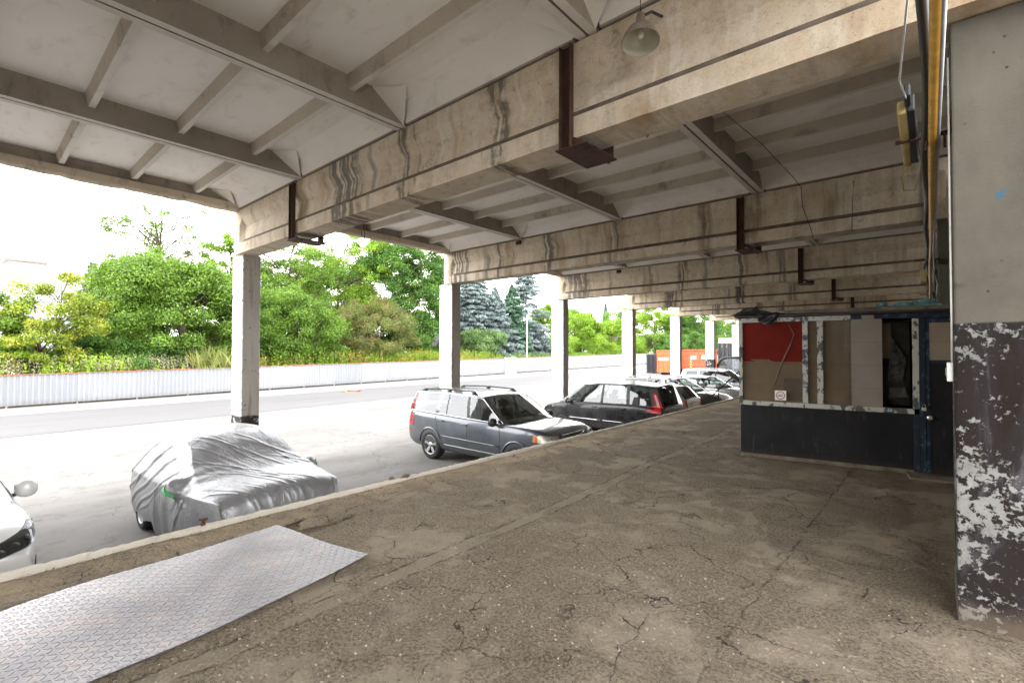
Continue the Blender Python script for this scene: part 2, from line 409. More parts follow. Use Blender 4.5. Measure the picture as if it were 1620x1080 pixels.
def pier_mat():
    g = G('peeling_pier_plaster'); v = g.pos(); x, y, z = g.sep(v)
    big = g.noise(g.mul(v, (1, 1, 0.5)), 1.3, 6, 0.6); med = g.noise(v, 7, 7, 0.7, 0.25); fine = g.noise(v, 60, 5, 0.7)
    up = g.ramp(big, [(0.3, (0.075, 0.067, 0.054)), (0.7, (0.15, 0.138, 0.113))])
    up = g.mix(g.math('MULTIPLY', g.step(g.noise(v, 4.5, 6, 0.7, 0.6), 0.58, 0.75), 0.6), up, (0.07, 0.062, 0.052))
    up = g.mix(g.math('MULTIPLY', g.step(g.noise(v, 2.1, 5, 0.6, 0.3), 0.60, 0.74), 0.85), up, (0.045, 0.04, 0.035))
    up = g.mix(g.step(g.vor(v, 9), .10, .04), up, (0.04, 0.035, 0.03))
    sx = g.math('MULTIPLY', g.math('SUBTRACT', x, 0.33), 34.0); szz = g.math('MULTIPLY', g.math('SUBTRACT', z, 2.58), 26.0)
    blue = g.math('ADD', g.math('POWER', g.math('ABSOLUTE', g.math('SUBTRACT', sx, g.math('MULTIPLY', szz, 0.6))), 2.0), g.math('POWER', g.math('ABSOLUTE', szz), 2.0))
    up = g.mix(g.step(g.math('ADD', blue, g.math('MULTIPLY', fine, 1.0)), 1.1, 0.7), up, (0.05, 0.115, 0.16))
    blk = g.ramp(g.noise(g.mul(v, (2, 2, 0.6)), 2.2, 6, 0.65, 0.4), [(0.35, (0.012, 0.008, 0.006)), (0.50, (0.017, 0.014, 0.015)), (0.66, (0.085, 0.08, 0.088))])
    wn = g.noise(v, 21, 7, 0.72, 0.25)
    wp = g.math('ADD', wn, g.math('MULTIPLY', g.math('SUBTRACT', g.noise(v, 2.3, 5), 0.5), 0.5))
    peel = g.step(wp, 0.545, 0.553)
    rim = g.math('MULTIPLY', g.step(wp, 0.515, 0.543), g.math('SUBTRACT', 1.0, peel))
    blk = g.mix(g.math('MULTIPLY', rim, 0.6), blk, (0.03, 0.02, 0.016))
    blk = g.mix(peel, blk, g.ramp(med, [(0.3, (0.13, 0.13, 0.124)), (0.7, (0.25, 0.25, 0.24))]))
    zz = g.math('ADD', z, g.math('MULTIPLY', g.math('SUBTRACT', med, 0.5), 0.02))
    lower = g.step(zz, 1.83, 1.815)
    c = g.mix(lower, up, blk)
    floor_dirt = g.step(g.math('ADD', z, g.math('MULTIPLY', med, 0.2)), 0.28, 0.12)
    c = g.mix(g.math('MULTIPLY', floor_dirt, 0.6), c, (0.13, 0.10, 0.075))
    h = g.math('ADD', g.math('MULTIPLY', fine, 0.35), g.math('SUBTRACT', g.math('MULTIPLY', med, 0.5), g.math('MULTIPLY', g.math('MULTIPLY', peel, lower), 1.0)))
    return g.done(g.pbr(c, g.mix(lower, (0.85,) * 3, (0.75,) * 3), 0, g.bump(h, 0.7, 0.010), 0.15))

def plate_mat():
    g = G('galvanised_tread_plate'); tc = g.n('ShaderNodeTexCoord').outputs['Object']
    x, y, z = g.sep(tc); P = 0.040
    u = g.math('DIVIDE', x, P); w = g.math('DIVIDE', y, P)
    fx = g.math('SUBTRACT', g.math('FRACT', u), 0.5); fy = g.math('SUBTRACT', g.math('FRACT', w), 0.5)
    par = g.math('MODULO', g.math('ABSOLUTE', g.math('ADD', g.math('FLOOR', u), g.math('FLOOR', w))), 2.0)
    sg = g.math('SUBTRACT', g.math('MULTIPLY', g.math('GREATER_THAN', par, 0.5), 2.0), 1.0)
    a = g.math('ADD', fx, g.math('MULTIPLY', fy, sg)); b = g.math('SUBTRACT', fx, g.math('MULTIPLY', fy, sg))
    q = g.math('ADD', g.math('POWER', g.math('DIVIDE', g.math('ABSOLUTE', a), 0.80), 2.0), g.math('POWER', g.math('DIVIDE', g.math('ABSOLUTE', b), 0.30), 2.0))
    loz = g.step(q, 1.0, 0.35)
    dirt = g.noise(tc, 5, 6, 0.7, 0.4); dirt2 = g.noise(tc, 28, 5, 0.7)
    c = g.ramp(dirt, [(0.3, (0.088, 0.083, 0.091)), (0.7, (0.145, 0.138, 0.150))])
    c = g.mix(g.math('MULTIPLY', g.math('SUBTRACT', 1.0, loz), 0.7), c, (0.12, 0.108, 0.12))
    c = g.mix(g.math('MULTIPLY', g.step(dirt, 0.48, 0.68), g.math('MULTIPLY', dirt2, 1.1)), c, (0.20, 0.155, 0.13))
    h = g.math('ADD', loz, g.math('MULTIPLY', dirt2, 0.12))
    r = g.math('ADD', 0.26, g.math('MULTIPLY', dirt2, 0.22))
    return g.done(g.pbr(c, r, 0.62, g.bump(h, 0.75, 0.006)))

def leaf_mat(name, dark, light, tip=None, transl=0.35):
    g = G(name)
    geo = g.n('ShaderNodeNewGeometry')
    isl = geo.outputs['Random Per Island']
    v = g.obj()
    n = g.noise(v, 0.55, 3, 0.6)
    f = g.math('ADD', g.math('MULTIPLY', isl, 0.55), g.math('MULTIPLY', g.step(n, 0.32, 0.68), 0.45))
    c = g.ramp(f, [(0.05, dark), (0.55, tuple((a + b) / 2 for a, b in zip(dark, light))), (0.95, light)])
    if tip: c = g.mix(g.step(g.math('ADD', g.noise(v, 0.9, 3), g.math('MULTIPLY', isl, 0.12)), 0.60, 0.70), c, tip)
    p = g.pbr(c, 0.5, 0, None, 0.35)
    t = g.n('ShaderNodeBsdfTranslucent'); g.set(t.inputs[0], g.mix(1.0, c, (1.25, 1.3, 0.6), 'MULTIPLY'))
    mx = g.n('ShaderNodeMixShader'); mx.inputs[0].default_value = transl
    g.nt.links.new(p.outputs[0], mx.inputs[1]); g.nt.links.new(t.outputs[0], mx.inputs[2])
    return g.done(mx)

def glass_mat(name, tint, refl=1.0):
    g = G(name)
    fr = g.n('ShaderNodeFresnel'); fr.inputs[0].default_value = 1.52
    f = g.math('MULTIPLY', g.math('ADD', fr.outputs[0], 0.05), refl, clamp=True)
    t = g.n('ShaderNodeBsdfTransparent'); g.set(t.inputs[0], tint)
    gl = g.n('ShaderNodeBsdfGlossy'); gl.inputs['Roughness'].default_value = 0.01
    g.set(gl.inputs[0], (0.95, 0.97, 1.0))
    mx = g.n('ShaderNodeMixShader'); g.nt.links.new(f, mx.inputs[0])
    g.nt.links.new(t.outputs[0], mx.inputs[1]); g.nt.links.new(gl.outputs[0], mx.inputs[2])
    return g.done(mx)

def rust_mat():
    g = G('rusty_steel'); v = g.obj()
    n = g.noise(v, 7, 6, 0.7); n2 = g.noise(v, 40, 4, 0.7)
    c = g.ramp(n, [(0.3, (0.030, 0.017, 0.013)), (0.6, (0.085, 0.036, 0.022)), (0.8, (0.16, 0.065, 0.032))])
    return g.done(g.pbr(c, 0.8, 0.2, g.bump(g.math('ADD', n, n2), 0.4, 0.006)))

def peel_paint(name, top, under, bare, thr=0.58):
    g = G(name); v = g.pos()
    n = g.noise(g.mul(v, (1, 1, 0.7)), 9, 7, 0.72, 0.3); n2 = g.noise(v, 3, 5, 0.6)
    a = g.math('ADD', n, g.math('MULTIPLY', g.math('SUBTRACT', n2, 0.5), 0.3))
    c = g.mix(g.step(a, thr, thr + 0.02), top, under)
    c = g.mix(g.step(a, thr + 0.06, thr + 0.085), c, bare)
    c = g.mix(g.math('MULTIPLY', g.step(g.noise(v, 30, 5, 0.7), 0.5, 0.75), 0.35), c, tuple(x * 0.4 for x in top))
    return g.done(g.pbr(c, 0.6, 0, g.bump(g.step(a, thr, thr + 0.08), -0.5, 0.004), 0.35))

def board_mat():
    g = G('black_painted_board'); v = g.pos(); z = g.sep(v)[2]
    n = g.noise(v, 2.2, 6, 0.65, 0.5); s = g.noise(g.mul(v, (6, 6, 1.0)), 3, 6, 0.7, 0.8)
    c = g.ramp(n, [(0.3, (0.006, 0.006, 0.007)), (0.7, (0.015, 0.0145, 0.016))])
    c = g.mix(g.math('MULTIPLY', g.step(s, 0.57, 0.75), 0.6), c, (0.085, 0.08, 0.08))
    c = g.mix(g.math('MULTIPLY', g.step(g.math('ADD', z, g.math('MULTIPLY', s, 0.2)), 0.25, 0.08), 0.7), c, (0.05, 0.03, 0.022))
    return g.done(g.pbr(c, 0.6, 0, g.bump(s, 0.25, 0.006), 0.2))

def cardboard_mat(name, lo, hi):
    g = G(name); v = g.pos(); z = g.sep(v)[2]
    n = g.noise(v, 2.5, 5, 0.6); w = g.noise(g.mul(v, (1, 1, 22)), 3, 3)
    c = g.ramp(n, [(0.3, lo), (0.7, hi)])
    fold = g.step(g.math('ABSOLUTE', g.math('SUBTRACT', g.math('FRACT', g.math('MULTIPLY', z, 3.1)), 0.5)), 0.02, 0.0)
    c = g.mix(g.math('MULTIPLY', fold, 0.4), c, tuple(x * 0.5 for x in lo))
    return g.done(g.pbr(c, 0.8, 0, g.bump(w, 0.15, 0.003), 0.2))

def cover_mat():
    g = G('silver_cover_cloth'); v = g.obj(False)
    w1 = g.noise(g.mul(v, (0.8, 1.9, 1.0)), 3.4, 5, 0.55, 0.2); w2 = g.noise(g.mul(v, (0.7, 1.6, 1.0)), 11, 5, 0.65, 0.2)
    ridge = g.math('ABSOLUTE', g.math('SUBTRACT', w1, 0.5)); ridge2 = g.math('ABSOLUTE', g.math('SUBTRACT', w2, 0.5))
    h = g.math('ADD', g.math('MULTIPLY', g.step(ridge, 0.035, 0.0), 0.5), g.math('ADD', g.math('MULTIPLY', ridge2, 0.45), g.math('MULTIPLY', w1, 0.3)))
    c = g.ramp(w1, [(0.3, (0.25, 0.258, 0.275)), (0.7, (0.32, 0.328, 0.345))])
    return g.done(g.pbr(c, 0.36, 0.45, g.bump(h, 0.32, 0.016), 0.5))

M_ = {}
M_['dock'] = dock_mat(); M_['yard'] = yard_mat()
M_['road'] = asphalt_mat('pale_road_asphalt', (0.118, 0.116, 0.118), (0.142, 0.139, 0.142))
M_['pave'] = asphalt_mat('pavement_concrete', (0.235, 0.231, 0.226), (0.27, 0.266, 0.26))
M_['kerb'] = soffit_mat('dock_kerb_concrete', (0.46, 0.42, 0.35), (0.60, 0.56, 0.49), (0.22, 0.18, 0.13), 0.55)
M_['beam'] = beam_mat()
M_['grime'] = plain('black_grime', (0.13, 0.102, 0.077), 0.95, var=0.6, scale=4)
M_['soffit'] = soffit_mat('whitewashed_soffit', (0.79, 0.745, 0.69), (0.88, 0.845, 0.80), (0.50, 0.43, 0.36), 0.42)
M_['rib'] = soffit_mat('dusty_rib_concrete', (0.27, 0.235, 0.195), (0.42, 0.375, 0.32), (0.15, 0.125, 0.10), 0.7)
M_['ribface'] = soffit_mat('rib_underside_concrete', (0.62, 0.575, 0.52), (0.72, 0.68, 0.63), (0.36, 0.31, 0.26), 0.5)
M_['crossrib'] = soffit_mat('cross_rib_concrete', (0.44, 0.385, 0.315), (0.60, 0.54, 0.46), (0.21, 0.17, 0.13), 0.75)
M_['fascia'] = soffit_mat('roof_edge_concrete', (0.48, 0.40, 0.30), (0.62, 0.54, 0.43), (0.16, 0.13, 0.10), 0.75)
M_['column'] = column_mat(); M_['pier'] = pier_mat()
M_['wall'] = soffit_mat('grey_wall_plaster', (0.25, 0.235, 0.21), (0.34, 0.32, 0.29), (0.13, 0.12, 0.105), 0.6)
M_['plate'] = plate_mat(); M_['rust'] = rust_mat()
M_['fence'] = fence_mat()
M_['fencecap'] = plain('rust_red_rail', (0.38, 0.16, 0.09), 0.7, var=0.3)
M_['steel'] = plain('galvanised_steel', (0.45, 0.46, 0.48), 0.45, 0.7)
M_['white'] = plain('white_paint', (0.72, 0.72, 0.70), 0.5, var=0.1)
M_['black'] = plain('black_plastic', (0.018, 0.018, 0.02), 0.45, var=0.25)
M_['cable'] = plain('black_cable', (0.03, 0.028, 0.027), 0.6)
M_['whitecable'] = plain('grey_white_cable', (0.42, 0.41, 0.40), 0.5)
M_['yellow'] = plain('yellow_gas_paint', (0.50, 0.27, 0.025), 0.45, var=0.25, scale=12)
M_['cream'] = plain('yellowed_plastic', (0.42, 0.33, 0.13), 0.5, var=0.25)
M_['enamel'] = plain('cream_lamp_enamel', (0.42, 0.40, 0.31), 0.35, var=0.2)
M_['lampout'] = plain('dusty_brown_enamel', (0.20, 0.16, 0.125), 0.6, var=0.4)
M_['framewhite'] = peel_paint('peeling_white_frame', (0.42, 0.41, 0.37), (0.035, 0.06, 0.09), (0.10, 0.075, 0.055), 0.525)
M_['frameblue'] = peel_paint('peeling_blue_frame', (0.007, 0.014, 0.026), (0.03, 0.08, 0.11), (0.028, 0.02, 0.016), 0.55)
M_['board'] = board_mat()
M_['card'] = cardboard_mat('brown_cardboard', (0.21, 0.165, 0.12), (0.28, 0.23, 0.17))
M_['cardpale'] = cardboard_mat('pale_cardboard', (0.215, 0.188, 0.158), (0.265, 0.235, 0.20))
M_['redcard'] = plain('red_poster_card', (0.23, 0.030, 0.022), 0.8, spec=.1, var=0.2, scale=2)
M_['tarp'] = plain('black_tarpaulin', (0.014, 0.013, 0.014), 0.45, var=0.4, bump=0.3)
M_['bluesheet'] = plain('pale_blue_sheet', (0.13, 0.33, 0.38), 0.55, var=0.3, scale=5)
M_['signred'] = plain('sign_red', (0.42, 0.03, 0.03), 0.5, var=0.05)
M_['signblack'] = plain('sign_black', (0.02, 0.02, 0.02), 0.5, var=0.05)
M_['brass'] = plain('dull_chrome', (0.6, 0.6, 0.58), 0.3, 0.9)
M_['tyre'] = plain('tyre_rubber', (0.022, 0.021, 0.021), 0.85, var=0.3, scale=9)
M_['rim'] = plain('alloy_rim', (0.42, 0.43, 0.45), 0.35, 0.85)
M_['hub'] = plain('dark_brake_metal', (0.03, 0.03, 0.032), 0.6, 0.4)
M_['chrome'] = plain('chrome_trim', (0.75, 0.76, 0.78), 0.12, 1.0, var=0.03)
M_['glass'] = glass_mat('car_window_glass', (0.72, 0.78, 0.75), 0.9)
M_['glassdark'] = glass_mat('tinted_window_glass', (0.10, 0.12, 0.12), 0.8)
M_['pane'] = glass_mat('booth_pane_glass', (0.75, 0.725, 0.69), 0.02)
M_['lens'] = glass_mat('headlamp_lens', (0.85, 0.88, 0.9), 0.55)
M_['lampbowl'] = plain('headlamp_reflector', (0.62, 0.58, 0.48), 0.25, 0.5)
M_['lampdark'] = plain('dark_lamp_unit', (0.07, 0.07, 0.075), 0.25, 0.6)
M_['amber'] = plain('amber_lens', (0.65, 0.17, 0.02), 0.25)
M_['red'] = plain('tail_lamp_red', (0.50, 0.012, 0.012), 0.18, 0, 0.6, 0.1)
M_['clearlens'] = plain('clear_lamp_lens', (0.55, 0.45, 0.45), 0.15, 0.2)
M_['interior'] = plain('dark_car_interior', (0.022, 0.021, 0.021), 0.8)
M_['seatcloth'] = plain('car_seat_cloth', (0.05, 0.047, 0.043), 0.85)
M_['plateblank'] = plain('number_plate', (0.62, 0.62, 0.6), 0.4)
M_['cover'] = cover_mat()
M_['green'] = plain('green_strap', (0.06, 0.50, 0.12), 0.5)
M_['orange'] = plain('orange_container_paint', (0.50, 0.115, 0.035), 0.6, var=0.3, scale=1.6)
M_['redorange'] = plain('faded_red_container_paint', (0.46, 0.085, 0.035), 0.65, var=0.35, scale=1.4)
M_['pallet'] = plain('black_pallet_plastic', (0.036, 0.040, 0.048), 0.6, var=0.3)
M_['stone'] = stone_mat()
M_['bark'] = plain('tree_bark', (0.10, 0.075, 0.055), 0.95, var=0.4, scale=5, bump=0.5)
M_['bldwhite'] = plain('white_render_wall', (0.66, 0.66, 0.65), 0.8, var=0.06, scale=0.7)
M_['bldglass'] = plain('pale_blue_window_glass', (0.33, 0.38, 0.42), 0.12, 0.0, 0.8, 0.15, 0.5)
M_['bldgrey'] = plain('grey_brown_roof_trim', (0.23, 0.20, 0.185), 0.8)
M_['brick'] = plain('red_brick_wall', (0.42, 0.18, 0.11), 0.9, var=0.25, scale=3)
M_['plank'] = plain('grey_weathered_planks', (0.22, 0.215, 0.21), 0.85, var=0.25, scale=2)
M_['bldcream'] = plain('cream_render', (0.62, 0.55, 0.46), 0.85)
M_['soil'] = plain('weedy_soil', (0.10, 0.085, 0.05), 0.95, var=0.4, scale=0.8)
# ------------------------------------------------------------------ layout numbers
CAM_H = 1.65
GZ = -1.10                 # yard level (dock floor is z = 0)
XD = -11.13                # column face towards the bay
YC0 = 3.955                # near face of the first column, then every 6 m
BAY = 6.0
HB, HT = 3.70, 4.63        # beam soffit and roof seat
EDGE = -5.13               # dock edge
KS = list(range(-4, 7))  # rearmost bays are unseen, added to keep light off the near floor

# ------------------------------------------------------------------ ground, road, dock
def sheet(name, pts, z, mat, n=1):
    m = MB(); m.add([(x, y, z) for x, y in pts], [tuple(range(len(pts)))])
    o = m.build(name, mat, recalc=False); return tag(o, kind='structure')

sheet('ground', [(-500, -400), (400, -400), (400, 700), (-500, 700)], GZ, M_['yard'])
sheet('road', [(-20.2, -15), (-24.6, 36), (-29.5, 90), (-37.2, 90), (-31.4, 36), (-27.4, -15)], GZ + 0.004, M_['road'])
kb = MB()
for i in range(60):
    t0, t1 = i / 60, (i + 1) / 60
    def pl(t): y = -15 + t * 105; return (-20.2 - (y + 15) * (0.0863 if y < 36 else 0.0863) - (0 if y < 36 else (y - 36) * 0.004), y)
    a, b = pl(t0), pl(t1); w = 0.035 + 0.03 * rnd.random()
    kb.add([(a[0] + .0, a[1], 0), (a[0] + w, a[1], 0), (b[0] + w, b[1], 0), (b[0], b[1], 0)], [(0, 1, 2, 3)])
kbo = kb.build('road_edge_shadow', asphalt_mat('kerb_shadow_tone', (0.10, 0.095, 0.09), (0.16, 0.15, 0.14)), recalc=False); kbo.location.z = GZ + 0.008; tag(kbo, kind='structure')  # thin shadow of the road's kerb, painted as a dark strip
pv = sheet('pavement', [(-27.4, -15), (-31.4, 36), (-37.2, 90), (-43.4, 90), (-36.9, 36), (-31.2, -15)], GZ + 0.004, M_['pave'])

# dock slab: floor sheet with a gently uneven surface, front wall down to the yard
rng = np.random.default_rng(3)
def smooth_noise(nx, ny, seed, octs=((6, 1.0), (14, .5), (40, .25))):
    r = np.random.default_rng(seed); out = np.zeros((ny, nx))
    for n, a in octs:
        gx = r.standard_normal((n + 2, n + 2)); xs = np.linspace(0, n, nx); ys = np.linspace(0, n, ny)
        xi = xs.astype(int); yi = ys.astype(int); fx = xs - xi; fy = ys - yi
        fx = fx * fx * (3 - 2 * fx); fy = fy * fy * (3 - 2 * fy)
        A = gx[np.ix_(yi, xi)]; B = gx[np.ix_(yi, xi + 1)]; C = gx[np.ix_(yi + 1, xi)]; D = gx[np.ix_(yi + 1, xi + 1)]
        out += a * ((A * (1 - fx) + B * fx) * (1 - fy[:, None]) + (C * (1 - fx) + D * fx) * fy[:, None])
    return out
nx, ny = 170, 300
xs = np.linspace(EDGE + 0.06, 0.62, nx); ys = np.concatenate([np.linspace(-21, 0, 30), np.linspace(0.06, 11, 230), np.linspace(11.5, 46, 40)])
H = smooth_noise(nx, ny, 5, ((9, .006), (30, .004), (80, .0022)))
H[:, :2] -= 0.01
XX, YY = np.meshgrid(xs, ys)
V = np.stack([XX, YY, H - 0.004], -1).reshape(-1, 3)
ii = np.arange((ny - 1) * nx).reshape(ny - 1, nx)[:, :-1].ravel()
F = np.stack([ii, ii + 1, ii + nx + 1, ii + nx], 1)
V2 = np.array([(EDGE + .06, -21, -.02), (EDGE + .06, 46, -.02), (EDGE + .06, 46, GZ - .1), (EDGE + .06, -21, GZ - .1), (.62, 46, -.02), (.62, 46, GZ - .1)])
F2 = np.array([(0, 1, 2, 3), (1, 4, 5, 2)]) + len(V)
tag(np_mesh('loading_dock', np.vstack([V, V2]), np.vstack([F, F2]), M_['dock'], smooth=True), kind='structure')

# the chipped nosing along the edge
n = 620
vs = []; yy = np.concatenate([np.linspace(-21, -1, 40), np.linspace(-0.97, 16, 480), np.linspace(16.2, 46, 100)])
kr = np.random.default_rng(11)
chip = np.convolve(kr.standard_normal(n + 8), np.ones(9) / 9, 'valid'); chip2 = np.convolve(kr.standard_normal(n + 4), np.ones(5) / 5, 'valid')
fsx = []
for i in range(n):
    c1 = chip[i] * 0.028; c2 = chip2[i] * 0.012; hgt = 0.018 + 0.010 * chip[(i * 7) % n]
    out = EDGE - 0.012 + c2; inn = EDGE + 0.085 + c1
    vs += [(out, yy[i], -0.16), (out + .004, yy[i], hgt - .03), (out + .022, yy[i], hgt), (inn - .02, yy[i], hgt + c2 * .6), (inn, yy[i], hgt - .03), (inn + .012, yy[i], -0.05)]
for i in range(n - 1):
    for k in range(5): fsx.append((i * 6 + k, (i + 1) * 6 + k, (i + 1) * 6 + k + 1, i * 6 + k + 1))
m = MB(); m.add(vs, fsx); tag(m.build('dock_nosing', M_['kerb'], smooth=False), kind='structure')

# ------------------------------------------------------------------ canopy building
B = empty('loading_bay_canopy', (0, 0, 0), 0, 'long open concrete canopy with peeling columns, stained beams and ribbed roof over the dock', 'building')

# columns
def column_mesh(seed):
    r = random.Random(seed); m = MB(); w, d = 0.60, 0.375; N = 110
    hz = HB - GZ; ch = 0.018; rings = []
    base = [(-w + ch, 0), (-ch, 0), (0, ch), (0, d - ch), (-ch, d), (-w + ch, d), (-w, d - ch), (-w, ch)]
    vs = []
    for i in range(N + 1):
        z = hz * i / N
        for k, (x, y) in enumerate(base):
            j = 0.004 * r.random()
            if r.random() < .10: j += 0.016 * r.random()
            sx = -1 if x > -w / 2 else 1; sy = 1 if y < d / 2 else -1
            vs.append((x + sx * j, y + sy * j * .7, z))
    fs = [(i * 8 + k, i * 8 + (k + 1) % 8, (i + 1) * 8 + (k + 1) % 8, (i + 1) * 8 + k) for i in range(N) for k in range(8)]
    fs.append(tuple(range(N * 8, N * 8 + 8)))
    m.add(vs, fs); return m
cols = []
for k in KS:
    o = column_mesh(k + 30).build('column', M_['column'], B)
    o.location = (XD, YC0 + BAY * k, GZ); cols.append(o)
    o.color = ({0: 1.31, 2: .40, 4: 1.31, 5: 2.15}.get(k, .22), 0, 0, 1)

# beams: precast I-section, local y = 0 is the face towards the camera
BY0, BW = -0.085, 0.40
XL, XR = XD - 0.28, 0.62
def beam_obj(k):
    L0, L1 = XL, XR; H = HT - HB; bw = BW; rc = 0.105
    def half(rcx, s):     # front profile bottom to top, (depth from face, z)
        return [(0, 0.0), (0, .215), (rcx * .62, .295), (rcx, .58), (0.0 + rcx * .10, .735), (0, .75), (0, H)]
    m = MB(); N = 90; rr = random.Random(k * 5 + 2)
    xs_ = [L0, L0 + .05]; e0 = L0 + .30
    stations = [(L0, 0), (e0, 0), (e0 + .10, 1)] + [(e0 + .1 + (L1 - .5 - e0 - .1) * i / N, 1) for i in range(1, N + 1)] + [(L1 - .4, 0), (L1, 0)]
    rows = []
    for x, f in stations:
        pf = half(rc * f, 1)
        q = rr.random() * .012 if rr.random() < .55 else 0
        ring = [(x, d + (q if i == 0 else 0), z + (q if i == 0 else 0)) for i, (d, z) in enumerate(pf)]
        ring += [(x, bw - d, z) for d, z in reversed(pf)]
        rows.append(ring)
    n = len(rows[0]); vs = [p for r_ in rows for p in r_]
    for i in range(len(rows) - 1):
        for j in range(n):
            a = i * n + j; b = i * n + (j + 1) % n
            mi = 1 if (j == 1 or j == n - 3) and stations[i][1] and stations[i + 1][1] else 0
            m.f.append([a, b, b + n, a + n]); m.m.append(mi)
    m.v.extend(vs); m.f.append(list(range(n))); m.m.append(0); m.f.append(list(range(len(vs) - n, len(vs)))); m.m.append(0)
    o = m.build('beam', [M_['beam'], M_['grime']], B)
    o.location = (0, YC0 + BAY * k + BY0, HB)
    o.color = {0: (6.87 / 12, 5.25 / 12, 3.6 / 12, 1), 1: (10.75 / 12, 7.4 / 12, 9.1 / 12, 1), 2: (10.3 / 12, 6.2 / 12, 4.4 / 12, 1)}.get(k, (9.0 / 12, (4 + k * .7) / 12, (7.3 - k * .4) / 12, 1))
    return o
beams = {}
for k in KS: beams[k] = beam_obj(k)

# rusty steel hangers clasping the beams (fixed to their beam)
def hanger(bm_obj, x, stub=False):
    m = MB(); H = HT - HB; y = -0.012
    if stub:
        m.box(x - .07, x + .09, -0.05, .0, H - .13, H - .03)
    else:
        m.box(x - .065, x + .065, -0.020, -0.008, -.10, H - .02)      # channel web
        m.box(x - .065, x - .053, -0.075, -0.020, -.10, H - .02)
        m.box(x + .053, x + .065, -0.075, -0.020, -.10, H - .02)
        m.box(x - .10, x + .26, -0.085, BW + .09, -.115, -.100)        # foot plate
        m.box(x + .05, x + .26, BW + .012, BW + .024, -.10, .04)
        m.bar((x + .07, -.03, -.02), (x + .2, -.03, -.10), .012, .05)
        for dy in (.05, BW + .06): m.lathe([(0, 0), (.02, 0), (.02, .02), (0, .02)], 6, Matrix.Translation((x + .18, dy, -.135)))
    return m.build('steel_hanger', M_['rust'], bm_obj, bevel=0.002, seg=1)
hanger(beams[0], -8.53); hanger(beams[0], -2.64)
hanger(beams[1], -2.72); hanger(beams[1], -8.35, True)
hanger(beams[2], -2.76); hanger(beams[2], -8.6, True); hanger(beams[3], -2.72); hanger(beams[4], -2.72)

# roof slabs: ribbed pans, 2.95 m wide, one bay long
PW = 2.94
def slab_mesh(seed):
    r = random.Random(seed); m = MB()
    L = BAY - 0.03; W = PW; D = 0.30; tp = 0.07
    # local: x 0..W, y 0..L, z 0 = rib underside
    def rib_long(x0, x1, inner):
        # tapering long rib; inner side slopes
        if inner > 0: prof = [(x0, 0), (x1 - .05, 0), (x1, D), (x0, D)]
        else: prof = [(x0 + .05, 0), (x1, 0), (x1, D), (x0, D)]
        mis = [1, 0, 0, 0]
        n = 4
        for a in range(4):
            b = (a + 1) % 4
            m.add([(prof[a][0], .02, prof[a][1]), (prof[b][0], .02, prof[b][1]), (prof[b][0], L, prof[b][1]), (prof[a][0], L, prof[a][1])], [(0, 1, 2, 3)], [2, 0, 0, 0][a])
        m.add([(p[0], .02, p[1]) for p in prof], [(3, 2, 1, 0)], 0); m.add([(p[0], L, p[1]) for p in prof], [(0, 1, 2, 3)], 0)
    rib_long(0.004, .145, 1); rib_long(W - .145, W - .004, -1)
    # plate with coved ends
    cov = [(0.20, 0.02), (.26, .10), (.36, .20), (.52, .272), (.72, .298), (L - .72, .298), (L - .52, .272), (L - .36, .20), (L - .26, .10), (L - .20, .02)]
    for (y0, z0), (y1, z1) in zip(cov[:-1], cov[1:]):
        m.add([(.14, y0, z0), (W - .14, y0, z0), (W - .14, y1, z1), (.14, y1, z1)], [(0, 1, 2, 3)], 1)
    # gusset triangles at the four pan corners
    for sx, xx in ((1, .09), (-1, W - .09)):
        for y0, sy in ((.2, 1), (L - .2, -1)):
            m.add([(xx, y0, -.005), (xx - sx * .02, y0 + sy * .56, .295), (xx + sx * .46, y0 + sy * .30, .262)], [(0, 1, 2)], 1)
    # cross ribs at 1 m
    for i in range(5):
        y = 0.98 + i * 1.0 + r.uniform(-.01, .01)
        a, b = .115, W - .115
        m.add([(a, y - .075, .30), (b, y - .075, .30), (b, y - .035, .145), (a, y - .035, .145)], [(0, 1, 2, 3)], 3)
        m.add([(a, y + .075, .30), (b, y + .075, .30), (b, y + .035, .145), (a, y + .035, .145)], [(3, 2, 1, 0)], 3)
        m.add([(a, y - .035, .145), (b, y - .035, .145), (b, y + .035, .145), (a, y + .035, .145)], [(0, 1, 2, 3)], 2)
    # end ribs resting on the beams, and the top
    m.box(.14, W - .14, .02, .20, 0.0, .30, 0); m.box(.14, W - .14, L - .20, L, 0.0, .30, 0)
    m.box(0, W, 0.01, L, .305, .40, 0)
    return m
first = None
for k in KS[:-1]:
    for j in range(4):
        if first is None:
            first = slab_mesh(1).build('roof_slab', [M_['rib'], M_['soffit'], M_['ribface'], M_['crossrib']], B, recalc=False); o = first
        else:
            o = first.copy(); col.objects.link(o); o.parent = B
        o.location = (XD - .16 - .004 + j * (PW + .018), YC0 + BAY * k + BY0 + .5 * BW + .015, HT + .022)
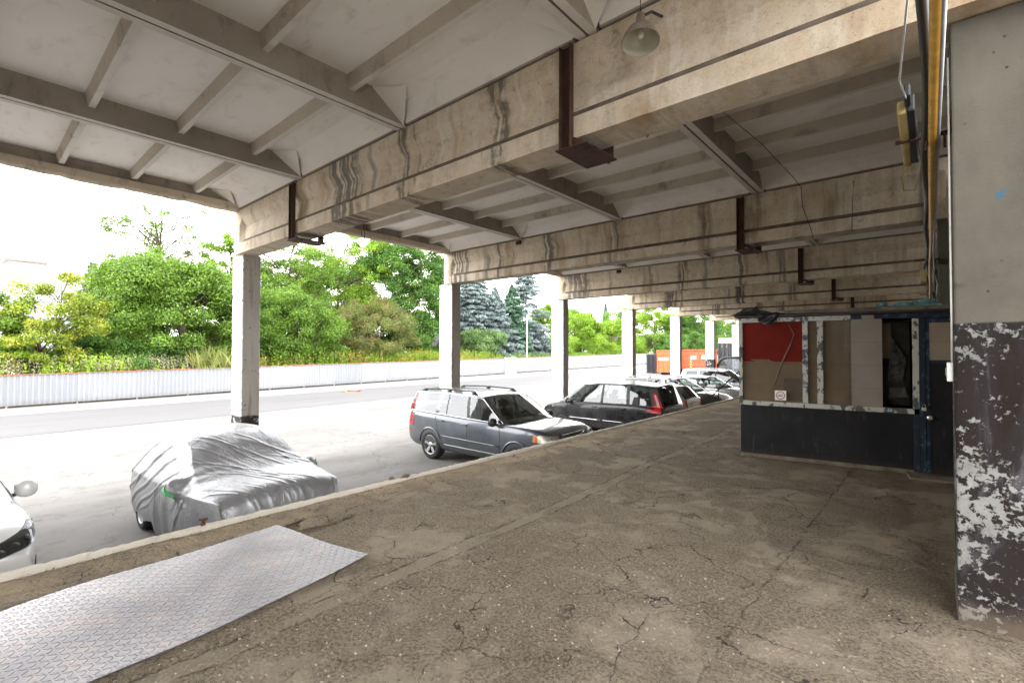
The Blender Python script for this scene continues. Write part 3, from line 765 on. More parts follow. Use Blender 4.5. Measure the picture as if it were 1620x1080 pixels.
# ragged fascia along the street edge
fr = random.Random(4)
fm = MB(); NY = 420; ya, yb = YC0 + BAY * KS[0], YC0 + BAY * KS[-1] + .3
pv_ = []
for i in range(NY + 1):
    y = ya + (yb - ya) * i / NY
    c = (.02 * fr.random() if fr.random() < .5 else .0) + .012 * math.sin(y * 3.1) * fr.random()
    pv_.append([(XD - .165, y, HT + .33), (XD - .165, y, HT - .012 + c), (XD - .135 + c * .4, y, HT - .030 + c), (XD - .03 + c, y, HT - .026 + c * .6), (XD + .012 + c, y, HT + .01), (XD + .045, y, HT + .13)])
for i in range(NY):
    for k2 in range(5): fm.add([pv_[i][k2], pv_[i + 1][k2], pv_[i + 1][k2 + 1], pv_[i][k2 + 1]], [(0, 1, 2, 3)])
fm.build('roof_fascia', M_['fascia'], B, merge=1e-4)

# wall and piers on the building side
m = MB(); m.box(.58, .85, 4.3, 46, -.02, HT - .01); m.box(.58, .85, -21, -1.2, -.02, HT - .01); m.box(-5.0, .57, -21, -20.8, -.02, HT - .01); m.build('wall', M_['wall'], B)  # wall across the rear end is unseen, added to shut out light
m = MB(); m.box(-12.1, .85, 46, 46.2, HB + .0, HT + .3); 
for k in KS:
    y = 4.03 + BAY * k
    p_ = MB(); p_.box(.12, .575, y, y + .43, -.02, HB - .004)
    po = p_.build('pier', M_['pier'], B, bevel=.012)
    if k == 0: tag(po, 'pier with a white switch and black lower half peeling to white')
# black bitumen topping keeps light out of the slab joints
m = MB(); m.box(XD - .12, .85, YC0 - 24.2, YC0 + 36.3, HT + .41, HT + .47); m.build('roof_covering', M_['grime'], B)

# ------------------------------------------------------------------ services along the wall
def tubething(name, path, r, mat, label, cat, n=8, group=None):
    m = MB(); m.tube(path, r, n); o = m.build(name, mat, smooth=True); return tag(o, label, cat, group)
tubething('gas_pipe', [(.036 + .004 * math.sin(y), y, 3.03 + .01 * math.sin(y * .7)) for y in np.linspace(-10, 33, 44)], .024, M_['yellow'], 'long yellow gas pipe running along the wall under the roof', 'pipe', 12)
tubething('conduit_pipe', [(.058, -10, 3.03), (.058, 2, 3.03), (.058, 5, 3.03), (.062, 8.6, 2.98), (.08, 9.3, 2.80), (.12, 10.2, 2.72), (.11, 20, 2.7), (.11, 33, 2.7)], .011, M_['steel'], 'thin grey conduit beside the yellow gas pipe', 'pipe', 8)
tubething('cable_bundle', [(-.005 + .012 * math.sin(y * 2.3), y, 3.10 + .035 * math.sin(y * 1.1)) for y in np.linspace(-10, 33, 90)], .022, M_['cable'], 'dark cable bundle strung along the left side of the yellow pipe', 'cable', 7)
tubething('white_cable', [(-.02, -9, 3.2), (-.03, 1.5, 3.2), (-.05, 2.6, 3.17), (-.10, 3.1, 3.02), (-.085, 3.6, 3.12), (-.05, 4.1, 3.16), (-.02, 6, 3.15), (.0, 12, 3.1)], .0045, M_['whitecable'], 'loose pale grey cable looping down left of the yellow pipe', 'cable', 6)
pc = MB()
for y in (4.2,):
    pc.box(-.16, .14, y - .015, y + .015, 3.068, 3.088); pc.box(-.01, .005, y - .015, y + .015, 2.985, 3.068); pc.box(.085, .10, y - .015, y + .015, 2.985, 3.068)
    pc.bar((.03, y, 3.088), (.03, y, HB + .02), .015, .03)
pb0 = pc.build('pipe_bracket', M_['rust'])
for i, (y, lb_) in enumerate(((4.2, 'rusty flat bracket across the yellow pipe by the tube light'), (9.9, 'rusty bracket holding the yellow pipe at the second beam'), (15.9, 'rusty bracket holding the yellow pipe at the third beam'), (21.9, 'farthest rusty bracket holding the yellow pipe, at the fourth beam'))):
    o = pb0
    if i: o = pb0.copy(); col.objects.link(o); o.location.y = y - 4.2
    tag(o, lb_, 'bracket', 'brackets of the yellow pipe')
fx = empty('tube_light', (-.105, 4.25, 3.13), 0, 'yellowed old tube light fitting with a dark side hung beside the yellow pipe', 'ceiling light')
m = MB(); m.box(-.028, .020, -.55, .55, -.055, .03); m.build('housing', M_['cream'], fx, bevel=.015)
m = MB(); m.box(.021, .056, -.56, .50, -.05, .05); m.box(.01, .04, -.72, -.56, -.02, .05); m.build('gear_tray', M_['black'], fx, bevel=.008)
m = MB(); m.tube([(-.0, .62, -.02), (-.05, .75, -.06), (-.04, .9, -.14), (.03, .95, -.14), (.06, .8, -.06), (.07, .7, -.02)], .006, 6); m.build('wire_loop', M_['cream'], fx, smooth=True)
fx2 = empty('junction_box', (-.045, 10.2, 2.86), 0, 'small yellowed junction box at the wall end of the second beam', 'junction box')
m = MB(); m.box(-.05, .03, -.16, .16, -.1, .09); m.build('housing', M_['cream'], fx2, bevel=.012)
m = MB(); m.tube([(0, 0, .08), (.01, 0, .2), (.05, 0, .3)], .012, 6); m.build('cable_gland', M_['cable'], fx2, smooth=True)
sw = empty('wall_switch', (.085, 4.12, 1.52), 0, 'small white switch on the left edge of the peeling near pier', 'switch')
m = MB(); m.box(0, .030, -.045, .045, -.06, .06); m.build('housing', M_['white'], sw, bevel=.006)
m = MB(); m.box(-.006, .001, -.02, .02, -.025, .025); m.build('rocker', M_['whitecable'], sw, bevel=.002)
tubething('earth_cable', [(.07, 9.2, 2.8), (.085, 9.6, 2.4), (.07, 9.7, 1.9), (.09, 9.72, 1.2)], .006, M_['cable'], 'thin dark cable drooping from the grey conduit to the booth roof', 'cable', 6)
tubething('pier_cable', [(.108, 4.06, 3.5), (.107, 4.05, 2.6), (.108, 4.05, 1.9), (.108, 4.06, 1.58)], .006, M_['whitecable'], 'pale cable dropping down the pier edge to the white switch', 'cable', 6)
b2y = YC0 + BAY + BY0
tubething('hanging_wire', [(-2.02, 4.28, HB - .01), (-1.95, 5.2, HT - .06), (-1.72, 7.2, HT - .12), (-1.72, 9.2, HT - .02), (-1.7, b2y - .03, HT - .05), (-1.68, b2y - .03, HT - .4), (-1.55, b2y - .05, HB + .1), (-1.52, b2y - .04, HB - .06)], .006, M_['cable'], 'thin black wire sagging from the near beam to the second beam', 'wire', 5)
tubething('drop_wire', [(-.93, b2y - .02, HT - .1), (-.95, b2y - .03, HT - .5), (-.96, b2y - .04, HB - .02)], .005, M_['cable'], 'short dark wire hanging down the face of the second beam', 'wire', 5)
tubething('wire_end', [(-7.0, 4.3, HB), (-7.02, 4.35, HB - .12), (-7.1, 4.4, HB - .2), (-7.2, 4.4, HB - .12), (-7.22, 4.42, HB - .02)], .006, M_['cable'], 'loop of dark wire dangling from the underside of the near beam', 'wire', 5)

# pendant lamp hung on the first beam
lp = empty('pendant_lamp', (-1.76, 3.62, 4.22), 0, 'old dome pendant lamp with cream inside hung before the near beam', 'lamp')
T = Matrix.Rotation(R(-4), 4, 'Y') @ Matrix.Rotation(R(-9), 4, 'X') @ Matrix.Diagonal((.9, .9, .9, 1))
m = MB(); m.lathe([(.168, -.06), (.172, -.052), (.165, -.035), (.150, .01), (.118, .062), (.082, .092), (.052, .105), (.045, .112)], 32, T); m.build('shade', M_['lampout'], lp, smooth=True)
m = MB(); m.lathe([(.166, -.058), (.147, .008), (.115, .056), (.080, .085), (.04, .098), (0.0, .100)], 32, T); m.build('shade_lining', M_['enamel'], lp, smooth=True)
m = MB(); m.lathe([(.050, .105), (.047, .15), (.040, .20), (.034, .24), (.0, .25)], 20, T); m.build('neck', M_['lampout'], lp, smooth=True)
m = MB(); m.lathe([(0, -.012), (.02, -.01), (.030, .015), (.030, .04), (.02, .07), (.018, .095)], 16, T); m.build('bulb', M_['white'], lp, smooth=True)
m = MB(); m.tube([T @ Vector((0, 0, .245)), (-.0, .0, .33), (-.06, .05, .42)], .007, 6); m.tube([T @ Vector((0, 0, .21)), (.05, .1, .24), (.08, .27, .27)], .012, 6); m.build('suspension_wire', M_['cable'], lp, smooth=True)

# ------------------------------------------------------------------ tread plate on the dock floor
pa, pb = Vector((-3.33, 2.12, 0)), Vector((-3.10, .53, 0))
ya_ = (pb - pa).normalized(); ang = math.atan2(-ya_.x, ya_.y) + math.pi
W_, L_ = 1.25, 3.6
pl = MB()
def pfn(u, v, dz=0.0):
    x = -W_ * u; y = -L_ * v
    z = 0.030 + .017 * math.sin(y * 2.6 + x * 1.1 + .6) + .011 * math.sin(x * 4.6 + .8 + y * .9) + .004 * math.sin(y * 6.1 - x * 3)
    return (x, y, max(z, .012) + dz)
pl.grid(lambda u, v: pfn(u, v, .004), 36, 90, 0); pl.grid(lambda u, v: pfn(u, v, -.002), 36, 90, 0, True)
for (u0, v0, u1, v1, n_) in ((0, 0, 1, 0, 36), (1, 0, 1, 1, 90), (1, 1, 0, 1, 36), (0, 1, 0, 0, 90)):
    for i in range(n_):
        a = (u0 + (u1 - u0) * i / n_, v0 + (v1 - v0) * i / n_); b = (u0 + (u1 - u0) * (i + 1) / n_, v0 + (v1 - v0) * (i + 1) / n_)
        pl.add([pfn(*a, .004), pfn(*b, .004), pfn(*b, -.002), pfn(*a, -.002)], [(0, 1, 2, 3)])
po = pl.build('tread_plate', M_['plate'], smooth=True, merge=1e-5); po.data.set_sharp_from_angle(angle=R(35))
po.location = (pa.x, pa.y, 0); po.rotation_euler = (0, 0, math.atan2(pb.x - pa.x, pa.y - pb.y))
tag(po, 'large galvanised tread plate with lozenge pattern lying on the dock floor', 'metal plate')

# loose chips and grit on the dock floor
pr = np.random.default_rng(21); PV = []; PF = []
ico = np.array([(0, 0, 1), (.894, 0, .447), (.276, .851, .447), (-.724, .526, .447), (-.724, -.526, .447), (.276, -.851, .447), (.724, .526, -.447), (-.276, .851, -.447), (-.894, 0, -.447), (-.276, -.851, -.447), (.724, -.526, -.447), (0, 0, -1)])
icf = np.array([(0, 1, 2), (0, 2, 3), (0, 3, 4), (0, 4, 5), (0, 5, 1), (1, 6, 2), (2, 7, 3), (3, 8, 4), (4, 9, 5), (5, 10, 1), (2, 6, 7), (3, 7, 8), (4, 8, 9), (5, 9, 10), (1, 10, 6), (11, 7, 6), (11, 8, 7), (11, 9, 8), (11, 10, 9), (11, 6, 10)])
for i in range(15000):
    x = pr.uniform(-4.95, .5); y = pr.uniform(.3, 8) if pr.random() < .45 else pr.uniform(.3, 3.6)
    if math.sin(x * 2.1 + 1.3 * math.sin(y * 1.7)) + math.sin(y * 2.6 + 1.1 * math.sin(x * 1.9)) < pr.uniform(-1.8, .9): continue
    if i % 4 == 0: x = -5.0 + abs(pr.normal()) * .35
    lx, ly = x - pa.x, y - pa.y
    if -1.36 - ly * .145 < lx < .03 - ly * .145 and ly < .03: continue
    s = .0028 + .0065 * pr.random() ** 3
    if pr.random() < .010: s *= 1.8
    q = ico * pr.uniform(.6, 1.2, (12, 1)) * s * np.array([1, 1, .7]); a = pr.uniform(0, 6.28)
    ca, sa = math.cos(a), math.sin(a)
    q = q @ np.array([[ca, sa, 0], [-sa, ca, 0], [0, 0, 1]])
    PF.append(icf + len(PV) * 12); PV.append(q + np.array([x, y, s * .3]))
o = np_mesh('loose_grit', np.vstack(PV), np.vstack(PF), M_['stone']); tag(o, 'fine stone chips scattered over the dock floor', 'gravel', kind='stuff')

# rusty anchor stub and rubble lumps on the edge
st = empty('anchor_stub', (-5.10, 1.50, .0), 0, 'rusty anchor stub standing on the dock edge by the covered car', 'anchor bolt'); st.scale = (.7, .7, .75)
m = MB(); m.lathe([(.03, -.02), (.03, .05), (.022, .06), (.024, .085), (.052, .09), (.055, .115), (.02, .12), (0, .12)], 8); m.build('bolt', M_['rust'], st)
m = MB(); m.box(-.06, .06, -.05, .05, .0, .012); m.build('base_plate', M_['rust'], st)
def lump(name, x, y, z, s, label, mat='kerb', seed=1, cat='stone', group=None):
    r = np.random.default_rng(seed); bm = bmesh.new(); bmesh.ops.create_icosphere(bm, subdivisions=3, radius=1)
    A = r.standard_normal((5, 3)) * 1.8; ph = r.uniform(0, 6, 5)
    for v in bm.verts:
        d = sum(.10 * math.sin(float(np.dot(A[i], v.co)) * 1.3 + ph[i]) for i in range(5))
        v.co = Vector((v.co.x * s[0], v.co.y * s[1], v.co.z * s[2])) * (1 + d)
    me = bpy.data.meshes.new(name); bm.to_mesh(me); bm.free(); me.materials.append(M_[mat])
    o = bpy.data.objects.new(name, me); link(o); o.location = (x, y, z); return tag(o, label, cat, group)
lump('rubble_lump', -5.10, 3.78, .02, (.04, .07, .03), 'crumbled dark lump on the dock edge in front of the grey estate car', 'grime', 2)
lump('rubble_lump', -5.15, 3.60, .02, (.028, .035, .03), 'smaller crumbled dark lump on the dock edge left of the bigger one', 'grime', 5)
lump('rubble_lump', -4.42, 2.32, .012, (.13, .24, .022), 'flat broken mortar patch beside the far corner of the tread plate', 'dock', 3, 'mortar patch')
lump('rubble_lump', -4.62, 2.0, .012, (.09, .2, .02), 'flat broken mortar patch between tread plate and dock edge', 'dock', 4, 'mortar patch')
lump('floor_patch', .12, 2.62, -.006, (.30, .24, .012), 'pale mortar patch on the floor at the foot of the near pier', 'kerb', 9, 'mortar patch')
for i, (px_, py_) in enumerate(((-28.9, 16.6), (-28.6, 17.3), (-29.2, 17.0))):
    lump('brick_lump', px_, py_, GZ + .05, (.3, .22, .09), ('broken brick lump at the road edge, nearest the first column', 'broken brick lump at the road edge, rightmost of three', 'broken brick lump at the road edge, nearest the fence')[i], 'brick', 20 + i, 'rubble', 'brick rubble by the road')
# ------------------------------------------------------------------ booth
ba = math.atan2(.31, 2.09)
K = empty('wooden_booth', (-2.26, 8.10, 0), ba, 'shabby booth with peeling white frame, cardboard-lined windows and black lower panel', 'booth')
D_ = 2.3
def kbox(name, b, mat, parent=K, bevel=.004, **kw):
    m = MB(); m.box(*b); return m.build(name, M_[mat], parent, bevel=bevel, **kw)
SW = 2.62
m = MB(); m.box(0.004, SW, .05, .07, .02, 2.14); m.box(0.0, .03, .05, D_, .02, 2.14); m.box(SW - .03, SW, .06, D_, .02, 2.14); m.box(0.03, SW - .03, D_ - .03, D_, .02, 2.14)
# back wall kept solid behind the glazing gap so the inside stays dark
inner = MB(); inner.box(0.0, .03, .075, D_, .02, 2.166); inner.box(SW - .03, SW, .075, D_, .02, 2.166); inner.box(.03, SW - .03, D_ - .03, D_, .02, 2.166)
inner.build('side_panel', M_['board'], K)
kbox('lower_panel', (.012, 2.117, .0, .035, .02, .805), 'board')
kbox('skirting', (.0, 2.18, -.012, .0, .0, .06), 'grime')
kbox('sill', (-.012, 2.13, -.022, .05, .807, .874), 'framewhite', bevel=.006)
kbox('top_rail', (-.012, 1.44, -.015, .05, 2.090, 2.160), 'framewhite')
kbox('top_rail', (1.44, 2.62, -.012, .05, 2.098, 2.165), 'frameblue')
for x0, x1, mt in ((-.012, .040, 'framewhite'), (.848, .918, 'framewhite'), (1.031, 1.107, 'framewhite'), (2.118, 2.182, 'framewhite')):
    kbox('post', (x0, x1, -.018, .05, .876, 2.088), mt, bevel=.006)
kbox('post', (2.118, 2.182, -.018, .05, .0, .805), 'frameblue')
kbox('door_post', (2.184, 2.246, -.014, .05, .0, 2.096), 'frameblue')
kbox('corner_trim', (-.016, -.013, -.01, .05, 1.75, 2.06), 'bluesheet', bevel=0)
# glazing and what leans behind it
for a, b in ((.041, .847), (.919, 1.030), (1.108, 1.46), (1.79, 2.117)):
    mm = MB(); mm.add([(a, .020, .876), (b, .020, .876), (b, .020, 2.089), (a, .020, 2.089)], [(0, 1, 2, 3)]); mm.build('window_pane', M_['pane'], K, recalc=False)
m = MB(); m.grid(lambda u, v: (.042 + u * .804, .030 + .004 * math.sin(u * 9) * math.sin(v * 7), 1.482 + v * .606), 16, 12); m.build('red_sheet', M_['redcard'], K)
m = MB(); m.grid(lambda u, v: (.042 + u * .804, .034 + .006 * math.sin(u * 5 + v * 3), .877 + v * .64), 12, 8); m.build('cardboard_sheet', M_['card'], K)
m = MB(); m.grid(lambda u, v: (.60 + u * .24, .028, .90 + v * .33), 2, 2); m.build('cardboard_flap', plain('grey_card', (.14, .125, .105), .8), K)
m = MB(); m.grid(lambda u, v: (.920 + u * .11, .034, .877 + v * 1.21), 3, 8); m.build('cardboard_sheet', M_['card'], K)
m = MB(); m.grid(lambda u, v: (1.108 + u * .36, .032 + .008 * math.sin(u * 7), .877 + v * 1.21), 10, 8); m.build('cardboard_sheet', M_['card'], K)
m = MB(); m.grid(lambda u, v: (1.26 + u * .025, .027, 1.2 + v * .88), 2, 8); m.build('cardboard_flap', M_['cardpale'], K)
m = MB()
m.grid(lambda u, v: (1.440 + u * .352, -.006 + .004 * math.sin(v * 11) + .004 * math.sin(u * 5 + v * 2), .877 + v * 1.275), 10, 30)
m.grid(lambda u, v: (1.440 + u * .352, -.001 + .004 * math.sin(v * 11) + .004 * math.sin(u * 5 + v * 2), .877 + v * 1.275), 10, 30, 0, True)
m.build('cardboard_board', M_['cardpale'], K, recalc=False)
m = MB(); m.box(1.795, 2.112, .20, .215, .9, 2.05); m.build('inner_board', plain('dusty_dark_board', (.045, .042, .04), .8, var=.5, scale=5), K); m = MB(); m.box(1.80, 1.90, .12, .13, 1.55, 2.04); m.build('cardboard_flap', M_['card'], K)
m = MB(); m.add([(1.86, .09, 1.25), (2.02, .12, 1.22), (2.07, .16, 1.55), (1.90, .10, 1.86)], [(0, 1, 2, 3)]); m.add([(1.86, .10, 1.0), (2.08, .12, 1.02), (2.05, .14, 1.16), (1.88, .11, 1.14)], [(0, 1, 2, 3)])
m.build('paper_scrap', plain('pale_paper', (.085, .095, .10), .8, scale=14, var=.7), K, recalc=False)
m = MB(); m.tube([(.66, .017, 2.08), (.74, .017, 1.9), (.70, .017, 1.76), (.55, .017, 1.4), (.45, .017, 1.05)], [.003, .007, .009, .008, .004], 4); m.build('tape_strip', plain('old_tape', (.15, .105, .085), .35, var=.4), K)
# door
kbox('door', (2.25, 2.60, .005, .045, .03, 2.09), 'board')
dr = [o for o in K.children if o.name.startswith('door') and not o.name.startswith('door_post')][0]
m = MB(); m.box(2.252, 2.288, -.008, .004, .04, 2.08); m.box(2.289, 2.60, -.008, .004, 2.03, 2.08); m.box(2.289, 2.60, -.006, .004, 1.49, 1.53); m.build('door_stile', M_['frameblue'], dr)
m = MB(); m.box(2.289, 2.598, -.004, .003, 1.532, 2.028); m.build('cardboard_sheet', M_['card'], dr)
m = MB(); m.lathe([(0, 0), (.028, 0), (.034, .018), (.03, .036), (.012, .042), (.012, .06)], 14, Matrix.Translation((2.279, -.064, .774)) @ Matrix.Rotation(R(-90), 4, 'X')); m.build('handle', M_['brass'], dr, smooth=True)
m = MB(); m.tube([(2.27, -.012, .90), (2.27, -.016, .93), (2.30, -.02, .945)], .012, 6); m.build('latch', M_['rust'], dr, smooth=True)
pk = empty('padlock', (0, 0, 0), ba, 'small silver padlock hanging on the blue door post of the booth', 'padlock')
pk.location = Vector((-2.26, 8.10, 0)) + Matrix.Rotation(ba, 3, 'Z') @ Vector((2.222, -.035, .86))
m = MB(); m.box(-.026, .026, -.012, .012, 0, .048); m.build('lock_body', M_['chrome'], pk, bevel=.004)
m = MB(); m.tube([(-.017, 0, .045), (-.017, 0, .07), (-.010, 0, .082), (.010, 0, .082), (.017, 0, .07), (.017, 0, .045)], .0045, 8); m.build('shackle', M_['chrome'], pk, smooth=True)
kbox('roof', (-.06, SW + .05, -.06, D_ + .05, 2.168, 2.20), 'tarp', bevel=.006)
kbox('roof_beam', (.62, SW + .05, -.10, -.02, 2.205, 2.255), 'grime', bevel=.006)
kbox('doorstep', (2.03, 2.7, -.36, -.02, .0, .035), 'wood' if 'wood' in M_ else 'grime', bevel=.004)

def to_world(p): return Vector((-2.26, 8.10, 0)) + Matrix.Rotation(ba, 3, 'Z') @ Vector(p)
# no-smoking sign
sg = empty('no_smoking_sign', to_world((.56, -.028, .976)), ba, 'small white no smoking sign standing on the booth sill', 'sign')
m = MB(); m.box(-.075, .075, -.003, .003, -.073, .073); m.build('sign_plate', M_['white'], sg)
m = MB()
for i in range(32):
    a0, a1 = 2 * math.pi * i / 32, 2 * math.pi * (i + 1) / 32
    m.add([(.050 * math.cos(a0), -.0045, .050 * math.sin(a0)), (.060 * math.cos(a0), -.0045, .060 * math.sin(a0)), (.060 * math.cos(a1), -.0045, .060 * math.sin(a1)), (.050 * math.cos(a1), -.0045, .050 * math.sin(a1))], [(0, 1, 2, 3)])
m.build('red_ring', M_['signred'], sg, recalc=False)
m = MB(); m.bar((-.038, -.0062, .038), (.038, -.0062, -.038), .010, .0012); m.build('red_slash', M_['signred'], sg)
m = MB(); m.box(-.040, .020, -.005, -.0038, -.010, .002); m.box(.024, .028, -.005, -.0038, -.010, .002); m.box(.031, .035, -.005, -.0038, -.010, .002)
m.tube([(.026, -.0045, .006), (.024, -.0045, .018), (.032, -.0045, .026), (.028, -.0045, .036)], .0018, 5); m.build('cigarette_symbol', M_['signblack'], sg)

# crumpled tarpaulin and blue sheet lying on the booth roof
def crumple(name, s0, s1, y0, y1, z, hgt, mat, label, cat, seed, prof):
    H_ = smooth_noise(44, 24, seed, ((7, 1.0), (15, .6), (25, .3)))
    m = MB()
    def fn(u, v, dz=0):
        i, j = int(u * 43), int(v * 23)
        e = prof(u) * min(1, 5 * v, 5 * (1 - v))
        return to_world((s0 + (s1 - s0) * u + .02 * H_[j, (i * 3) % 44], y0 + (y1 - y0) * v + .05 * H_[(j * 2) % 24, i] * .4, z + max(0, hgt * e * (.65 + .35 * H_[j, i])) + dz))
    m.grid(lambda u, v: fn(u, v, .004), 43, 23); m.grid(lambda u, v: fn(u, v), 43, 23, 0, True)
    o = m.build(name, M_[mat], recalc=False); return tag(o, label, cat)
crumple('tarpaulin', -.10, .95, -.10, .55, 2.204, .115, 'tarp', 'crumpled black tarpaulin heaped on the left corner of the booth roof', 'tarpaulin', 31, lambda u: .25 + .9 * math.exp(-((u - .25) / .2) ** 2))
def hang(u, v):
    return to_world((.28 + .26 * u + .02 * math.sin(v * 6), -.075 - .02 * math.sin(u * 9 + v * 4), 2.21 - v * (.10 + .07 * math.sin(u * 3.1))))
m = MB(); m.grid(hang, 14, 8); tag(m.build('tarpaulin_flap', M_['tarp']), 'torn flap of black tarpaulin hanging over the top rail of the booth', 'tarpaulin')
crumple('blue_sheet', 1.74, 2.40, -.05, .6, 2.258, .10, 'bluesheet', 'pale blue crumpled sheet lying on the right end of the booth roof', 'sheet', 33, lambda u: .4 + .6 * u)

# leaning barrier bars at the dock edge beyond the booth
bp = empty('barrier_stand', (-5.45, 18.2, 0), 0, 'thin dark steel stand with a slanting rod at the dock edge before the silver hatchback', 'barrier')
m = MB(); m.tube([(.10, 1.3, 0), (.10, 1.3, 1.02)], .022, 8); m.build('post', M_['rust'], bp, smooth=True)
m = MB(); m.tube([(.12, 1.27, 1.0), (-.10, -1.95, .02)], .022, 8); m.build('slanting_rod', M_['rust'], bp, smooth=True)
m = MB(); m.tube([(-.05, -1.0, 0), (-.05, -1.0, .32)], .016, 8); m.build('short_post', M_['rust'], bp, smooth=True)

# ------------------------------------------------------------------ fence
FP = [(-30.15, -11.0), (-31.95, 1.2), (-33.44, 11.3), (-40.94, 77.85), (-43.5, 100)]
def fence_x(y):
    for (x0, y0), (x1, y1) in zip(FP[:-1], FP[1:]):
        if y <= y1: return x0 + (x1 - x0) * (y - y0) / (y1 - y0)
    return FP[-1][0]
def fence_h(y): return 1.50 + .0072 * y
FN = empty('sheet_fence', (fence_x(0), 0, GZ), 0, 'long white corrugated steel fence with a thin rusty top rail along the road', 'fence')
def corr(L=2.5, H=1.0):
    m = MB(); n_ = int(round(L / .21)); p = L / n_; pts = []
    for i in range(n_):
        a = i * p; pts += [(a, 0), (a + p * .36, 0), (a + p * .5, .035), (a + p * .86, .035)]
    pts.append((L, 0))
    vs = [(x, y, 0) for x, y in pts] + [(x, y, H) for x, y in pts]; k = len(pts)
    m.add(vs, [(i, i + 1, k + i + 1, k + i) for i in range(k - 1)]); return m
pan = corr().build('fence_panel', M_['fence'], FN, recalc=False)
caps = None; y = -11.0; i = 0; pst = None
GATE = (41.0, 42.6)
while y < 98:
    y1 = y + 2.5 / math.hypot(1, .12)
    x0, x1 = fence_x(y), fence_x(y1); a = math.atan2(y1 - y, x1 - x0)
    if i: o = pan.copy(); col.objects.link(o); o.parent = FN
    else: o = pan
    o.location = (x0 - fence_x(0), y, .10); o.rotation_euler = (0, 0, a); o.scale = (1.002, 1, fence_h(y + 1.25) - .10)
    if caps is None:
        m = MB(); m.box(0, 2.5, -.045, .06, 0, .035); caps = m.build('top_rail', M_['fencecap'], FN); c = caps
        m = MB(); m.box(-.03, .03, .045, .105, 0, 1.0); pst = m.build('post', M_['steel'], FN); q = pst
    else:
        c = caps.copy(); col.objects.link(c); q = pst.copy(); col.objects.link(q)
    c.location = (x0 - fence_x(0), y, fence_h(y + 1.25) + .002); c.rotation_euler = (0, 0, a)
    q.location = (x0 - fence_x(0), y, 0); q.rotation_euler = (0, 0, a); q.scale = (1, 1, fence_h(y + 1.25) - .01)
    y = y1; i += 1
gp = empty('gate_pillar', (fence_x(41.9) + .22, 41.9, GZ), math.atan2(1, -.113) - math.pi / 2, 'white masonry pillar standing in the line of the corrugated fence', 'pillar')
m = MB(); m.box(-.3, .3, -.75, .75, 0, fence_h(42) - .02); m.build('pillar_shaft', M_['white'], gp, bevel=.03)
m = MB(); m.box(-.36, .36, -.8, .8, fence_h(42) - .02, fence_h(42) + .08); m.build('cap', M_['white'], gp, bevel=.02)
ls = empty('street_lamp', (-38.3, 46.9, GZ), 0, 'slim pale street lamp post in front of the fence and blue spruces', 'street lamp')
m = MB(); m.tube([(0, 0, 0), (0, 0, 1.0), (0, 0, 7.2)], [.11, .09, .06], 12); m.build('pole', M_['steel'], ls, smooth=True)
m = MB(); m.tube([(0, 0, 7.15), (.25, .05, 7.6), (.9, .2, 7.85)], .04, 8); m.build('arm', M_['steel'], ls, smooth=True)
m = MB(); m.lathe([(0, .08), (.10, .07), (.16, 0), (.13, -.07), (0, -.09)], 14, Matrix.Translation((1.15, .26, 7.88)) @ Matrix.Diagonal((2.0, 1, .8, 1))); m.build('lamp_head', M_['steel'], ls, smooth=True)

# ------------------------------------------------------------------ containers, pallets, bollard
def container(name, loc, rz, L, W, H, mat, label, slanted=False, plates=()):
    c = empty(name, loc, rz, label, 'container')
    m = MB(); t = .05
    def side(y, o):
        pr_ = [(0, .25), (L, .25), (L, H), (0, H)]
        if slanted: pr_ = [(0, .25), (L, .25), (L, H), (.95, H), (.55, H - .05)] if False else [(0, .25), (L, .25), (L, H), (0, H)]
        m.add([(x, y, z) for x, z in pr_] + [(x, y + o, z) for x, z in pr_], [(0, 1, 2, 3), (7, 6, 5, 4), (0, 4, 5, 1), (1, 5, 6, 2), (2, 6, 7, 3), (3, 7, 4, 0)])
    side(0, t); side(W - t, t); m.box(0, L, t, W - t, .25, .32); m.box(L - t, L, t, W - t, .32, H); m.box(0, t, t, W - t, .32, H)
    m.build('shell', M_[mat], c)
    rb = MB(); n_ = max(3, int(L / .62))
    for i in range(n_ + 1):
        x = .03 + (L - .10) * i / n_
        rb.box(x, x + .07, -.07, 0, .25, H - .1); 
        if i in (0, n_): rb.box(x, x + .07, W, W + .07, .25, H - .1)
    for z in ((H + .25) * .5, .25 + (H - .25) * .25, .25 + (H - .25) * .74): rb.box(0, L, -.055, -.001, z, z + .06)
    for yv in (0.05, W * .5, W - .12):
        rb.box(-.07, 0, yv, yv + .07, .25, H - .1); rb.box(L, L + .07, yv, yv + .07, .25, H - .1)
    rb.box(-.065, 0, 0, W, (H + .25) * .5, (H + .25) * .5 + .07)
    rb.build('stiffening_ribs', M_[mat], c)
    tr = MB(); tr.box(-.08, L + .08, -.09, .06, H - .10, H + .02); tr.box(-.08, L + .08, W - .06, W + .09, H - .10, H + .02); tr.box(-.08, .06, .06, W - .06, H - .10, H + .018); tr.box(L - .06, L + .08, .06, W - .06, H - .10, H + .018)
    tr.build('top_rim', M_[mat], c)
    sk = MB(); sk.box(0, L, W * .25, W * .25 + .14, .0, .248); sk.box(0, L, W * .7, W * .7 + .14, .0, .248); sk.build('skid', M_['rust'], c)
    for (a, b, z0, z1) in plates:
        q_ = MB(); q_.box(a, b, -.082, -.072, z0, z1); q_.build('label_plate', M_['white'], c)
    return c
container('skip_container', (-23.6, 52.6, GZ), R(4), 2.0, 4.6, 2.78, 'orange', 'bright orange skip container beside the stack of black pallets', True, ((.15, 1.3, 1.62, 1.95),))
lg = MB(); lg.bar((2.1, -.12, 2.0), (1.72, -.12, .25), .14, .05); 
sk_ = [o for o in bpy.data.objects if o.name.startswith('skip_container')][0]
lg.build('slanted_brace', M_['orange'], sk_)
